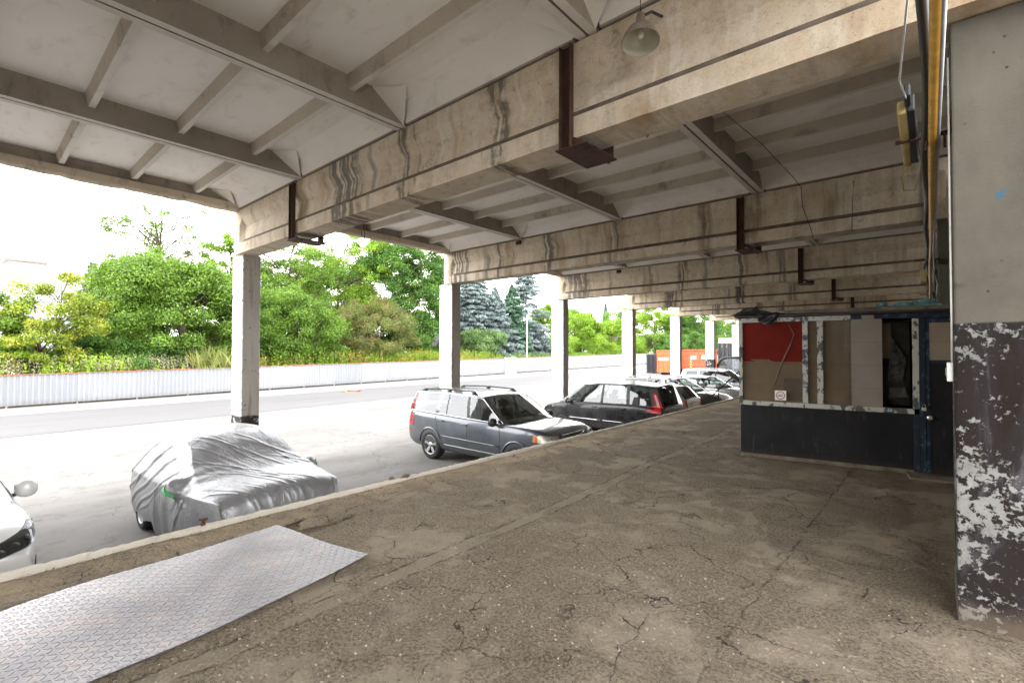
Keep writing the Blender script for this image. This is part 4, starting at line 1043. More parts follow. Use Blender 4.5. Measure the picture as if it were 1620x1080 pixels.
container('skip_container', (-21.75, 54.9, GZ), R(3), 3.35, 2.3, 2.86, 'redorange', 'long faded red ribbed container behind the striped bollard', False, ((1.15, 1.75, 1.75, 2.15), (2.35, 2.8, 1.8, 2.2)))
def pallet_mesh():
    m = MB(); L, W, H = 1.2, 1.0, .15
    for i in range(7): m.box(0, L, i * .155, i * .155 + .10, .115, .15)
    for x in (0, .54, 1.08):
        m.box(x, x + .12, 0, W + .03, .0, .022)
        for y in (0, .45, .91): m.box(x, x + .12, y, y + .12, .022, .113)
    m.box(0.0, L, .0, .018, .045, .075); m.box(.02, L - .02, .16, W - .16, .024, .112)
    return m
pal0 = None
for (px_, py_, n_, rz, w, jit) in ((-26.0, 54.9, 15, .0, 'stack left of the orange skip', .02), (-19.3, 60.2, 24, .05, 'tall stack behind the sixth column', .02), (-18.08, 60.4, 24, .03, 'tall stack just right of the sixth column', .02), (-16.86, 60.6, 20, .0, 'lower stack at the right by the booth edge', .02)):
    for i in range(n_):
        if pal0 is None: pal0 = pallet_mesh().build('pallet', M_['pallet']); o = pal0
        else: o = pal0.copy(); col.objects.link(o)
        o.location = (px_ + rnd.uniform(-jit, jit), py_ + rnd.uniform(-jit, jit), GZ + .004 + .152 * i); o.rotation_euler = (0, 0, rz + rnd.uniform(-.02, .02))
        tag(o, 'black plastic pallet in the ' + w, 'pallet', 'pallets in the ' + w)
bo = empty('striped_bollard', (-20.1, 53.6, GZ), 0, 'black and yellow striped bollard post in front of the red container', 'bollard')
M_['stripe'] = None
g = G('black_yellow_stripes'); z_ = g.sep(g.n('ShaderNodeTexCoord').outputs['Object']); 
f_ = g.math('GREATER_THAN', g.math('FRACT', g.math('ADD', g.math('MULTIPLY', z_[2], 3.4), g.math('MULTIPLY', z_[0], 3.0))), .5)
M_['stripe'] = g.done(g.pbr(g.mix(f_, (.55, .36, .04), (.02, .02, .02)), .5))
m = MB(); m.lathe([(.11, 0), (.11, 1.72), (.08, 1.78), (0, 1.79)], 16); m.build('post', M_['stripe'], bo, smooth=True)
m = MB(); m.box(-.2, .2, -.2, .2, 0, .03); m.build('base_plate', M_['rust'], bo)
lb = empty('timber_pile', (-19.3, 53.4, GZ), .1, 'small heap of brown planks lying at the foot of the red container', 'timber')
m0 = plain('brown_planks', (.24, .15, .09), .85, var=.35, scale=3)
for i, (a, b, c_) in enumerate((((0, 0, .5), (2.2, .3, .55), .22), ((.2, .3, .62), (2.3, .1, .68), .2), ((.1, .1, .3), (2.0, .2, .3), .5), ((.4, -.1, .72), (1.7, .5, .82), .16))):
    q_ = MB(); q_.bar(a, b, c_, .09); q_.build('plank', m0, lb)
m = MB(); m.box(.1, 2.1, -.1, .5, 0, .22); m.build('bearer', m0, lb)

# ------------------------------------------------------------------ background buildings
wb = empty('office_building', (-86, 5.6, GZ), R(3.0), 'white office block with pale blue window bands seen behind the left trees', 'building')
wb.location = (-92, -12, GZ)
m = MB(); m.box(-12, 0, 0, 25, 0, 12.9); m.build('wall', M_['bldwhite'], wb)
m = MB(); m.box(-12.2, .25, -.2, 25.2, 12.9, 13.6); m.build('parapet', M_['bldwhite'], wb)
m = MB(); m.box(-6, -1, 16.2, 19.6, 13.6, 14.7); rf = m.build('roof_room', plain('grey_roof_room', (.5, .48, .46), .8), wb)
m = MB(); m.box(-6.5, -.5, 15.7, 20.0, 14.7, 15.05); m.build('roof_slab', M_['bldgrey'], rf)
for fl in range(3):
    z0 = 1.2 + fl * 3.9
    for j in range(6):
        y0 = 1.0 + j * 3.6
        q_ = MB(); q_.box(-.02, .03, y0, y0 + 3.3, z0, z0 + 2.2); w_ = q_.build('window', M_['bldglass'], wb)
        f_ = MB()
        for yy_ in (y0, y0 + 1.07, y0 + 2.15, y0 + 3.22): f_.box(.03, .09, yy_, yy_ + .08, z0, z0 + 2.2)
        f_.box(.03, .09, y0 + .08, y0 + 3.22, z0, z0 + .08); f_.box(.03, .09, y0 + .08, y0 + 3.22, z0 + 2.12, z0 + 2.2); f_.build('frame', M_['white'], w_)
gr = empty('plank_shed', (-47, 37.2, GZ), R(0), 'grey plank shed half hidden behind the dark trees and the second column', 'shed')
m = MB()
for i in range(22): m.box(0, .03 + .012 * (i % 2), i * .22, i * .22 + .212, 0, 6.0)
m.build('wall', M_['plank'], gr); m = MB(); m.box(-4, .3, -.2, 5.1, 6.0, 6.2); m.build('roof', M_['bldgrey'], gr)
br = empty('brick_gatehouse', (-52, 97.0, GZ), R(6), 'small brick and cream gatehouse between the trees beyond the fence', 'building')
m = MB(); m.box(-5, 0, 0, 6.0, 0, 6.6); m.build('wall', M_['bldcream'], br)
m = MB(); m.box(-6, .8, -3.5, 6.8, 6.6, 8.3); m.build('roof_fascia', M_['brick'], br)
m = MB(); m.box(0.002, .12, 3.2, 5.9, 0, 6.59); m.build('brick_pier', M_['brick'], br)
m = MB(); m.box(-.02, .05, .7, 2.4, 2.6, 5.2); m.build('window', M_['bldglass'], br)
nb = empty('concrete_ramp_building', (-20.5, 66, GZ), R(2), 'low white concrete building with a broad parapet behind the pallet stacks', 'building')
m = MB(); m.box(0, 16, 0, 8, 0, 3.2); m.build('wall', plain('dark_recess_wall', (.16, .155, .15), .8), nb)
m = MB(); m.box(-.4, 16.4, -.5, 8.4, 3.2, 4.4); m.build('parapet', M_['bldcream'], nb)
m = MB(); m.box(3.6, 3.9, -.6, -.51, 2.5, 4.3); m.box(3.9, 8, -.75, -.52, 2.8, 3.9); m.build('ledge', M_['bldwhite'], nb)
bk = empty('blue_kiosk', (-50, 66.5, GZ), 0, 'small blue and tan kiosk low behind the fence left of the third column', 'kiosk')
m = MB(); m.box(-2, 0, 0, 1.6, 0, 3.2); m.build('wall', plain('kiosk_blue', (.08, .25, .38), .6), bk)
m = MB(); m.box(-2, -.01, 1.605, 5, 0, 3.0); m.build('side_wall', plain('kiosk_tan', (.42, .3, .17), .8), bk); m = MB(); m.box(-2.2, .2, -.2, 5.2, 3.21, 3.4); m.build('roof', M_['bldgrey'], bk)
# ------------------------------------------------------------------ vehicles
def interp(pts, x):
    if x <= pts[0][0]: return pts[0][1]
    for (a, b), (c, d) in zip(pts[:-1], pts[1:]):
        if x <= c:
            t = (x - a) / (c - a); t = t * t * (3 - 2 * t) * .5 + t * .5
            return b + (d - b) * t
    return pts[-1][1]

def eval_mesh(o):
    dg = bpy.context.evaluated_depsgraph_get(); dg.update()
    me = bpy.data.meshes.new_from_object(o.evaluated_get(dg), depsgraph=dg)
    return me

class Car:
    def __init__(s, name, loc, rz, label, cat, L, W, H, wb, fo, wr, belt, mats, **kw):
        s.root = empty(name, loc, rz, label, cat)
        s.L, s.W, s.H, s.wb, s.wr = L, W, H, wb, wr
        s.belt = belt; s.paint = mats; s.kw = kw
        s.xf = L / 2 - fo; s.xr = s.xf - wb
        s.gc = kw.get('gc', .2)
        s.body()
    def halfw(s, x):
        t = x / (s.L / 2); w = s.W / 2
        if t > 0: w *= 1 - s.kw.get('ft', .17) * max(0, (t - .58) / .42) ** 2.2
        else: w *= 1 - s.kw.get('rt', .10) * max(0, (-t - .68) / .32) ** 2.2
        return w
    def body(s):
        L, W, gc = s.L, s.W, s.gc; hl = L / 2
        A, D = s.kw['cols'][0][0], s.kw['cols'][-1][0]
        xs_ = [-hl, -hl + .03, -hl + .10, -hl + .22] + list(np.linspace(-hl + .38, hl - .42, 22)) + [hl - .26, hl - .14, hl - .06, hl - .015, hl]
        rings = []
        nose, tail = s.kw.get('nose', .10), s.kw.get('tail', .04)
        for x in xs_:
            w = s.halfw(x); top = interp(s.belt, x); e = 0
            de = min(hl - x, x + hl)
            b = gc + .10 * max(0, 1 - de / .35) ** 2
            cr = .045
            cab = D + .02 < x < A - .04
            w2 = w * (1 - .055)
            if cab: inn = [(w2 - .085, top - .005), (w2 - .11, top - .32), (0, top - .34)]
            else: inn = [(w2 * .86, top + cr * .45), (w2 * .5, top + cr * .9), (0, top + cr)]
            half = [(0, b), (w * .80, b), (w * .945, b + .05), (w * .985, b + .19), (w, b + (top - b) * .5), (w * .995, top - .16), (w * .975, top - .05), (w2, top)] + inn
            ring = []
            for y, z in half:
                k = 0
                if x > 0: k = nose * ((z - .52) / .45) ** 2 * max(0, (x - (hl - .5)) / .5)
                else: k = -tail * ((z - .6) / .45) ** 2 * max(0, (-x - (hl - .4)) / .4)
                ring.append((x - k, y, z))
            full = ring + [(p[0], -p[1], p[2]) for p in reversed(ring[1:-1])]
            rings.append(full)
        n = len(rings[0]); m = MB(); m.v = [p for r_ in rings for p in r_]
        for i in range(len(rings) - 1):
            for j in range(n):
                m.f.append([i * n + j, (i + 1) * n + j, (i + 1) * n + (j + 1) % n, i * n + (j + 1) % n]); m.m.append(0)
        # end caps as quad strips so that subdivision behaves
        for base, flip in ((0, 0), ((len(rings) - 1) * n, 1)):
            h = n // 2
            for j in range(h):
                a, b_ = base + j, base + j + 1; c, d = base + (n - j - 1) % n, base + (n - j) % n
                f = [a, b_, c, d] if j not in (0, h - 1) else ([a, b_, c] if j == 0 else [a, b_, d])
                f = [q for i_, q in enumerate(f) if q not in f[:i_]]
                if len(f) > 2: m.f.append(f if flip else f[::-1]); m.m.append(0)
        body = m.build('body', [s.paint, M_['black'], M_['interior']], s.root, smooth=True)
        ss = body.modifiers.new('s', 'SUBSURF'); ss.levels = 2; ss.render_levels = 2
        # wheel arches
        cut = MB(); r = s.wr * 1.14
        for wx in (s.xf, s.xr):
            for sy in (-1, 1):
                Mx = Matrix.Translation((wx, sy * (W / 2 + .12), s.wr * .98)) @ Matrix.Rotation(R(90) * sy, 4, 'X')
                cut.lathe([(0, 0), (r, 0), (r, .42), (0, .42)], 40, Mx, 1)
        co = cut.build('cutter', [s.paint, M_['black']], None, merge=1e-5)
        bo_ = body.modifiers.new('b', 'BOOLEAN'); bo_.operation = 'DIFFERENCE'; bo_.object = co; bo_.solver = 'EXACT'; bo_.use_self = False
        me = eval_mesh(body); body.modifiers.clear(); old = body.data; body.data = me; bpy.data.meshes.remove(old)
        bpy.data.objects.remove(co)
        # dark tub inside the cabin
        for p in me.polygons:
            c = p.center; w2 = s.halfw(c.x) * .945
            if D + .02 < c.x < A - .04 and abs(c.y) < w2 - .05 and c.z > .5 and c.z < interp(s.belt, c.x) - .04 and p.normal.z > -.5: p.material_index = 2
            p.use_smooth = True
        me.set_sharp_from_angle(angle=R(38))
        s.bodyo = body
        s.glasshouse()
        bm = bmesh.new(); bm.from_mesh(body.data); s.bvh = BVHTree.FromBMesh(bm); bm.free()
    def glasshouse(s):
        k = s.kw; cols = k['cols']; spans = k['spans']
        rail = k['rail']; tin = k.get('tumble', .16); crown = k.get('crown', .06)
        vr = [0, .055, .3, .55, .80, .915, 1.0]
        bodyparts = MB(); glass = {}
        def side_pt(cx, v, sy):
            xb, xt = cx; x = xb + (xt - xb) * v
            zb = interp(s.belt, xb) - .012; zt = interp(rail, xt)
            wb_ = s.halfw(xb) * .945 - .012; wt_ = s.halfw(max(min(xt, s.L / 2 - .9), -s.L / 2 + .6)) * .945 - tin - k.get('rear_in', .05) * max(0, (-xt - s.L * .32) / (s.L * .18))
            y = wb_ + (wt_ - wb_) * (v ** 1.25) + .012 * math.sin(math.pi * v)
            return Vector((x, sy * y, zb + (zt - zb) * v))
        fine = []; kinds = []
        for i, sp in enumerate(spans):
            a, b = cols[i], cols[i + 1]; nn = max(1, int(abs(b[0] - a[0]) / .11))
            for j in range(nn):
                t = j / nn; fine.append((a[0] + (b[0] - a[0]) * t, a[1] + (b[1] - a[1]) * t)); kinds.append(sp)
        fine.append(cols[-1])
        for sy in (1, -1):
            for i, kd in enumerate(kinds):
                for r_ in range(6):
                    q = [side_pt(fine[i], vr[r_], sy), side_pt(fine[i + 1], vr[r_], sy), side_pt(fine[i + 1], vr[r_ + 1], sy), side_pt(fine[i], vr[r_ + 1], sy)]
                    if sy < 0: q = q[::-1]
                    if kd[0] == 'g' and 1 <= r_ <= 4: glass.setdefault((kd, sy), MB()).add(q, [(0, 1, 2, 3)])
                    elif r_ == 5: bodyparts.add(q, [(0, 1, 2, 3)], 0)
                    elif kd[0] in 'gb': bodyparts.add(q, [(0, 1, 2, 3)], 1)
                    else: bodyparts.add(q, [(0, 1, 2, 3)], 0)
        # windscreen and rear window
        def screen(cx, bow_b, bow_t, sgn, key, rise):
            N = 14
            def pt(u, v):
                e = side_pt(cx, v, 1); y = e.y * (2 * u - 1); q = 1 - (2 * u - 1) ** 2
                return Vector((e.x + sgn * (bow_b + (bow_t - bow_b) * v) * q, y, e.z + (rise * (1 - v) + crown * v) * q))
            vv = [0, .05, .25, .5, .75, .93, 1.0]
            for i in range(N):
                for r_ in range(6):
                    q = [pt(i / N, vv[r_]), pt((i + 1) / N, vv[r_]), pt((i + 1) / N, vv[r_ + 1]), pt(i / N, vv[r_ + 1])]
                    if sgn < 0: q = q[::-1]
                    if 0 < i < N - 1 and 1 <= r_ <= 4: glass.setdefault((key, 0), MB()).add(q, [(0, 1, 2, 3)])
                    else: bodyparts.add(q, [(0, 1, 2, 3)], 0 if (r_ == 5 or (i in (0, N - 1) and not k.get('blackedge'))) else 1)
            return pt
        pf = screen(cols[0], k.get('bow', .20), k.get('bow', .20) * .55, 1, 'ws', .03)
        pr_ = screen(cols[-1], .07, .05, -1, 'rs', .02)
        # roof skin
        N = 14
        def roof(i, u):
            e = side_pt(fine[i], 1.0, 1); q = 1 - (2 * u - 1) ** 2
            x = e.x
            tf = max(0, 1 - i / 5.0); tr = max(0, 1 - (len(fine) - 1 - i) / 4.0)
            x += k.get('bow', .20) * .55 * q * tf - .05 * q * tr
            return Vector((x, e.y * (2 * u - 1), e.z + crown * q))
        for i in range(len(fine) - 1):
            for j in range(N):
                bodyparts.add([roof(i, j / N), roof(i, (j + 1) / N), roof(i + 1, (j + 1) / N), roof(i + 1, j / N)], [(0, 1, 2, 3)], 0)
        gh = bodyparts.build('cabin', [s.paint, M_['black']], s.root, smooth=True, merge=.004, recalc=True)
        gh.name = 'cabin_frame'; gh.data.set_sharp_from_angle(angle=R(50)); s.gh = gh
        bm = bmesh.new(); bm.from_mesh(gh.data); s.ghbvh = BVHTree.FromBMesh(bm); bm.free()
        for (kd, sy), mb in glass.items():
            nm = {'ws': 'windscreen', 'rs': 'rear_window'}.get(kd, 'side_window')
            mt = M_['glassdark'] if kd in k.get('tinted', ()) else M_['glass']
            mb.build(nm, mt, s.root, smooth=True, merge=.002)
        # bright trim along the belt
        if k.get('trim'):
            for sy in (1, -1):
                t = MB(); t.tube([side_pt(c, .04, sy) + Vector((0, sy * .008, 0)) for c in fine] + [side_pt(cols[-1], v, sy) + Vector((0, sy * .008, 0)) for v in (.3, .6, .9)] + [side_pt(c, .93, sy) + Vector((0, sy * .008, 0)) for c in reversed(fine)] + [side_pt(cols[0], v, sy) + Vector((0, sy * .008, 0)) for v in (.6, .3, .04)], .009, 5)
                t.build('window_trim', M_['chrome'], s.root, smooth=True)
        if k.get('rails'):
            for sy in (1, -1):
                idx = [i for i, c in enumerate(fine) if k['rails'][0] > c[1] > k['rails'][1]]
                pts = [side_pt(fine[i], 1.0, sy) + Vector((0, -sy * .05, .065)) for i in idx]
                pts = [pts[0] + Vector((.12, 0, -.06))] + pts + [pts[-1] + Vector((-.10, 0, -.06))]
                t = MB(); t.tube(pts, .019, 7)
                for i in (1, len(pts) // 2, len(pts) - 2): t.box(pts[i].x - .06, pts[i].x + .06, pts[i].y - .018, pts[i].y + .018, pts[i].z - .08, pts[i].z)
                t.build('roof_rail', k.get('railmat', M_['black']), s.root, smooth=True)
        # seats, dashboard, wheel
        xA = cols[0][0]; zt = interp(s.belt, 0)
        st = k.get('seatx', (.05, -.85))
        for sx in st:
            for yy in (.38, -.38):
                q = MB(); T = Matrix.Translation((sx, yy, zt - .30)) @ Matrix.Rotation(R(-14), 4, 'Y')
                q.box(-.07, .07, -.22, .22, 0, .46, 0, T); q.box(-.05, .05, -.13, .13, .50, .68, 0, T); q.box(-.01, .01, -.06, .06, .45, .52, 0, T)
                q.build('seat', M_['seatcloth'], s.root, bevel=.03, smooth=True)
        q = MB(); q.box(xA - .50, xA - .06, -s.W * .40, s.W * .40, zt - .30, zt - .015); q.build('dashboard', M_['interior'], s.root, bevel=.03, smooth=True)
        T = Matrix.Translation((xA - .58, .38, zt - .02)) @ Matrix.Rotation(R(-62), 4, 'Y')
        q = MB(); q.tube([T @ Vector((.18 * math.cos(a), .18 * math.sin(a), 0)) for a in np.linspace(0, 2 * math.pi, 25)], .014, 6); q.bar(T @ Vector((-.17, 0, 0)), T @ Vector((.17, 0, 0)), .04, .02); q.build('steering_wheel', M_['interior'], s.root, smooth=True)
    def patch(s, name, pts, o, du, dv, d, mat, off=.006, thick=.03, step=.05, bvh=None, parent=None, crease=False):
        """outline pts (u,v) thrown along d onto the body"""
        bvh = bvh or s.bvh; o, du, dv, d = Vector(o), Vector(du), Vector(dv), Vector(d).normalized()
        bm = bmesh.new(); vs = [bm.verts.new((u, v, 0)) for u, v in pts]; bm.faces.new(vs)
        us = [p[0] for p in pts]; vs_ = [p[1] for p in pts]
        for a, b, nrm in ((min(us), max(us), (1, 0, 0)), (min(vs_), max(vs_), (0, 1, 0))):
            c = a + step
            while c < b - 1e-4:
                bmesh.ops.bisect_plane(bm, geom=bm.verts[:] + bm.edges[:] + bm.faces[:], plane_co=(c * nrm[0], c * nrm[1], 0), plane_no=nrm); c += step
        bmesh.ops.triangulate(bm, faces=bm.faces[:])
        bnd = [e for e in bm.edges if e.is_boundary]
        for v in bm.verts:
            p = o + du * v.co.x + dv * v.co.y
            h = bvh.ray_cast(p - d * 3, d)
            if h[0] is None:
                h = bvh.find_nearest(p)
            v.co = h[0] - d * off
        r = bmesh.ops.extrude_edge_only(bm, edges=bnd)
        for v in [g_ for g_ in r['geom'] if isinstance(g_, bmesh.types.BMVert)]: v.co += d * (thick + off)
        bmesh.ops.recalc_face_normals(bm, faces=bm.faces)
        for f in bm.faces: f.smooth = True
        me = bpy.data.meshes.new(name); bm.to_mesh(me); bm.free(); me.materials.append(mat); me.set_sharp_from_angle(angle=R(45))
        return link(bpy.data.objects.new(name, me), parent or s.root)
    def side(s, name, pts, sy, mat, **kw):
        return s.patch(name, pts, (0, sy * 3, 0), (1, 0, 0), (0, 0, 1), (0, -sy, 0), mat, **kw)
    def front(s, name, pts, mat, yaw=0, sgn=1, **kw):
        c, sn = math.cos(R(yaw)), math.sin(R(yaw))
        return s.patch(name, pts, (sgn * (s.L / 2 - .12), 0, 0), (-sn * sgn, c, 0), (0, 0, 1), (-c * sgn, -sn, 0), mat, **kw)
    def seam(s, sy, lines, nm='door_seam'):
        t = MB()
        for ln in lines:
            pts = []
            for (a, b) in zip(ln[:-1], ln[1:]):
                for i in range(9): pts.append((a[0] + (b[0] - a[0]) * i / 8, a[1] + (b[1] - a[1]) * i / 8))
            P = []
            for x, z in pts:
                h = s.bvh.ray_cast(Vector((x, sy * 3, z)), Vector((0, -sy, 0)))
                if h[0] is not None: P.append(h[0] + Vector((0, sy * .0005, 0)))
            if len(P) > 2: t.tube(P, .0055, 4)
        if t.v: return t.build(nm, M_['black'], s.root)
    def bead(s, sy, pts, r, mat, nm):
        P = []
        for (a, b) in zip(pts[:-1], pts[1:]):
            for i in range(11):
                x, z = a[0] + (b[0] - a[0]) * i / 10, a[1] + (b[1] - a[1]) * i / 10
                h = s.bvh.ray_cast(Vector((x, sy * 3, z)), Vector((0, -sy, 0)))
                if h[0] is not None: P.append(h[0])
        t = MB(); t.tube(P, r, 6); return t.build(nm, mat, s.root, smooth=True)
    def handles(s, sy, pts, mat=None):
        for x, z in pts:
            h = s.bvh.ray_cast(Vector((x, sy * 3, z)), Vector((0, -sy, 0)))
            y = h[0].y
            t = MB(); t.box(x - .085, x + .085, min(y + sy * .018, y + sy * .04), max(y + sy * .018, y + sy * .04), z - .014, z + .018)
            t.box(x - .085, x - .06, min(y - sy * .01, y + sy * .02), max(y - sy * .01, y + sy * .02), z - .01, z + .012); t.box(x + .06, x + .085, min(y - sy * .01, y + sy * .02), max(y - sy * .01, y + sy * .02), z - .01, z + .012)
            t.build('door_handle', mat or s.paint, s.root, bevel=.006, smooth=True)
    def mirror(s, sy, x, z, mat, sc=1.0):
        y = sy * (s.halfw(x) * .945)
        bm = bmesh.new(); bmesh.ops.create_uvsphere(bm, u_segments=20, v_segments=12, radius=1)
        for v in bm.verts:
            c = v.co
            c.x = math.copysign(abs(c.x) ** .8, c.x); c.z = math.copysign(abs(c.z) ** .75, c.z)
            if c.x < 0: c.x *= .35
            v.co = Vector((x + c.x * .105 * sc, y + sy * .15 + c.y * .100 * sc, z + .055 + c.z * .094 * sc))
        for f in bm.faces: f.smooth = True
        me = bpy.data.meshes.new('mirror'); bm.to_mesh(me); bm.free(); me.materials.append(mat)
        o = link(bpy.data.objects.new('mirror', me), s.root)
        t = MB(); t.bar((x - .02, y - sy * .06, z - .02), (x - .02, y + sy * .10, z + .01), .07, .04); t.build('mirror_foot', M_['black'], o)
        t = MB(); t.box(x - .041, x - .036, y + sy * .15 - .09, y + sy * .15 + .09, z, z + .1); t.build('mirror_glass', M_['chrome'], o)
    def wheels(s, spokes=5, rimmat=None, caps=False):
        r = s.wr; w = .22
        for wx in (s.xf, s.xr):
            for sy in (-1, 1):
                T = Matrix.Translation((wx, sy * (s.W / 2 - .015), r)) @ Matrix.Rotation(R(-90) * sy, 4, 'X')
                prof = [(r * .66, 0), (r * .70, .012), (r * .80, .018), (r * .93, .004), (r * .985, -.02), (r, -.05), (r, -w + .05), (r * .985, -w + .02), (r * .9, -w), (r * .66, -w)]
                t = MB(); t.lathe(prof, 40, T); ty = t.build('wheel', M_['tyre'], s.root, smooth=True); ty.data.set_sharp_from_angle(angle=R(35))
                q = MB(); q.lathe([(r * .66, .006), (r * .64, .012), (r * .615, .006), (r * .60, -.03), (r * .58, -.14)], 40, T)
                q.lathe([(0, .0), (r * .13, -.001), (r * .17, -.008), (r * .19, -.03)], 20, T)
                for i in range(spokes):
                    a = 2 * math.pi * i / spokes + .3
                    Q = T @ Matrix.Rotation(a, 4, 'Z')
                    wi, wo = r * .085, r * (.14 if spokes < 7 else .075)
                    vs = [(r * .13, -wi, -.012), (r * .13, wi, -.012), (r * .62, wo, -.004), (r * .62, -wo, -.004), (r * .13, -wi, -.05), (r * .13, wi, -.05), (r * .62, wo, -.04), (r * .62, -wo, -.04)]
                    q.add([Q @ Vector(v) for v in vs], [(0, 1, 2, 3), (0, 4, 5, 1), (1, 5, 6, 2), (3, 2, 6, 7), (0, 3, 7, 4)])
                q.build('rim', rimmat or M_['rim'], ty, smooth=True).data.set_sharp_from_angle(angle=R(30))
                h = MB(); h.lathe([(0, -.07), (r * .42, -.07), (r * .42, -.09), (r * .6, -.10)], 24, T); h.build('brake_disc', M_['hub'], ty)
    def arch_trim(s, mat, sides=(-1, 1), r=.03, only=None):
        for wx in (s.xf, s.xr):
            for sy in sides:
                P = []
                for a in np.linspace(R(8), R(172), 26):
                    x, z = wx + s.wr * 1.17 * math.cos(a), s.wr * .98 + s.wr * 1.17 * math.sin(a)
                    h = s.bvh.ray_cast(Vector((x, sy * 3, z)), Vector((0, -sy, 0)))
                    if h[0] is not None: P.append(h[0])
                if len(P) > 4:
                    t = MB(); t.tube(P, r, 7); t.build('arch_trim', mat, s.root, smooth=True)
    def plate(s, z, sgn, w=.26):
        return s.front('number_plate', [(-w, z - .055), (w, z - .055), (w, z + .055), (-w, z + .055)], M_['plateblank'], sgn=sgn, off=.02, thick=.02, step=.3)

PAINT = {}
def pnt(n, c, met=0.0, r=.35, coat=1.0):
    if n not in PAINT: PAINT[n] = paint('car_paint_' + n, c, met, r, coat)
    return PAINT[n]

# ---- grey estate (large, nose to the dock)
S = Car('estate_car', (-8.14, 8.75, GZ), 0, 'dark grey large estate car with roof rails and alloy wheels, nose to the dock', 'car', 4.80, 1.90, 1.77, 2.86, .93, .365,
        [(-2.42, 1.17), (-1.4, 1.155), (0, 1.125), (1.02, 1.105), (1.5, 1.095), (2.0, 1.065), (2.25, 1.03), (2.42, .95)], pnt('slate', (.060, .072, .092), .65, .34),
        cols=[(1.10, .28), (.0, -.10), (-.10, -.19), (-.82, -.80), (-.86, -.84), (-1.12, -1.02), (-1.26, -1.16), (-2.12, -1.90), (-2.37, -2.16)],
        spans=['g1', 'b', 'g2', 'b', 'g3', 'p', 'g4', 'p'], rail=[(-2.2, 1.665), (-1.0, 1.70), (0, 1.685), (.3, 1.645)], tumble=.15, crown=.055, trim=True, rails=(-.05, -2.0), gc=.24, nose=.12, tail=.06, bow=.22, ft=.16)
S.wheels(5); S.arch_trim(S.paint, r=.028)
for sy in (-1, 1):
    S.seam(sy, [[(.98, .46), (1.0, .8), (.96, 1.06)], [(-.05, .45), (-.05, 1.09)], [(-1.20, 1.10), (-1.13, .86), (-1.02, .62), (-1.0, .45)], [(-1.0, .44), (1.0, .44)]])
    S.handles(sy, [(.12 - .28, .985), (-1.12 + .14, 1.0)])
    S.bead(sy, [(.98, .62), (-.99, .64)], .016, S.paint, 'side_moulding'); S.bead(sy, [(1.0, .43), (-.98, .43)], .020, S.paint, 'sill_moulding')
    S.mirror(sy, .86, 1.10, M_['black'])
    S.side('tail_lamp', [(-2.39, .80), (-2.25, .82), (-2.22, 1.00), (-2.24, 1.165), (-2.39, 1.165)], sy, M_['red'], off=.008)
    S.patch('tail_lamp', [(-2.37, 1.17), (-2.24, 1.17), (-2.10, 1.60), (-2.2, 1.60)], (0, sy * 3, 0), (1, 0, 0), (0, 0, 1), (0, -sy, 0), M_['red'], bvh=S.ghbvh, off=.01)
    S.side('bumper_reflector', [(-2.39, .62), (-2.24, .62), (-2.24, .67), (-2.39, .67)], sy, M_['red'], off=.008)
    S.front('headlamp', [(sy * .50, .82), (sy * .93, .83), (sy * .93, .96), (sy * .88, .985), (sy * .50, .965)], M_['lampbowl'], yaw=22 * sy, off=.008)
    S.front('headlamp_lens', [(sy * .49, .81), (sy * .84, .82), (sy * .85, .985), (sy * .49, .97)], M_['lens'], yaw=22 * sy, off=.026)
    S.patch('indicator_lamp', [(sy * .0, .83), (sy * .16, .835), (sy * .14, .965), (sy * .0, .97)], (2.0, sy * .9, 0), (-.55, .84, 0), (0, 0, 1), (-.84, -sy * .55, 0), M_['amber'], off=.014)
    S.front('fog_recess', [(sy * .5, .42), (sy * .8, .44), (sy * .8, .54), (sy * .5, .53)], M_['black'], off=.006)
S.front('grille', [(-.37, .74), (.37, .74), (.43, .97), (-.43, .97)], M_['black'], off=.012)
gm = MB()
def gp_(y, z):
    h = S.bvh.ray_cast(Vector((5, y, z)), Vector((-1, 0, 0))); return h[0] + Vector((.026, 0, 0))
gm.tube([gp_(*p) for p in ((-.37, .74), (.37, .74), (.43, .97), (-.43, .97), (-.37, .74))], .017, 6)
gm.tube([gp_(-.38 + .76 * i / 8, .75 + .21 * i / 8) + Vector((.004, 0, 0)) for i in range(9)], .014, 6)
for yv in np.linspace(-.32, .32, 9): gm.tube([gp_(yv, .75), gp_(yv, .96)], .004, 4)
gm.lathe([(0, .008), (.045, .006), (.05, -.004)], 18, Matrix.Translation(gp_(0, .855) + Vector((.01, 0, 0))) @ Matrix.Rotation(R(90), 4, 'Y'))
gm.build('grille_frame', M_['chrome'], S.root, smooth=True)
S.front('bumper_grille', [(-.45, .40), (.45, .40), (.45, .52), (-.45, .52)], M_['black'], off=.006); S.plate(.585, 1)
wi = MB()
for y0, y1 in ((-.55, .1), (.05, .68)):
    wi.tube([(1.16, y0, 1.165), (.98, (y0 + y1) / 2, 1.25), (.92, y1, 1.27)], .011, 5)
wi.build('wiper', M_['black'], S.root, smooth=True)

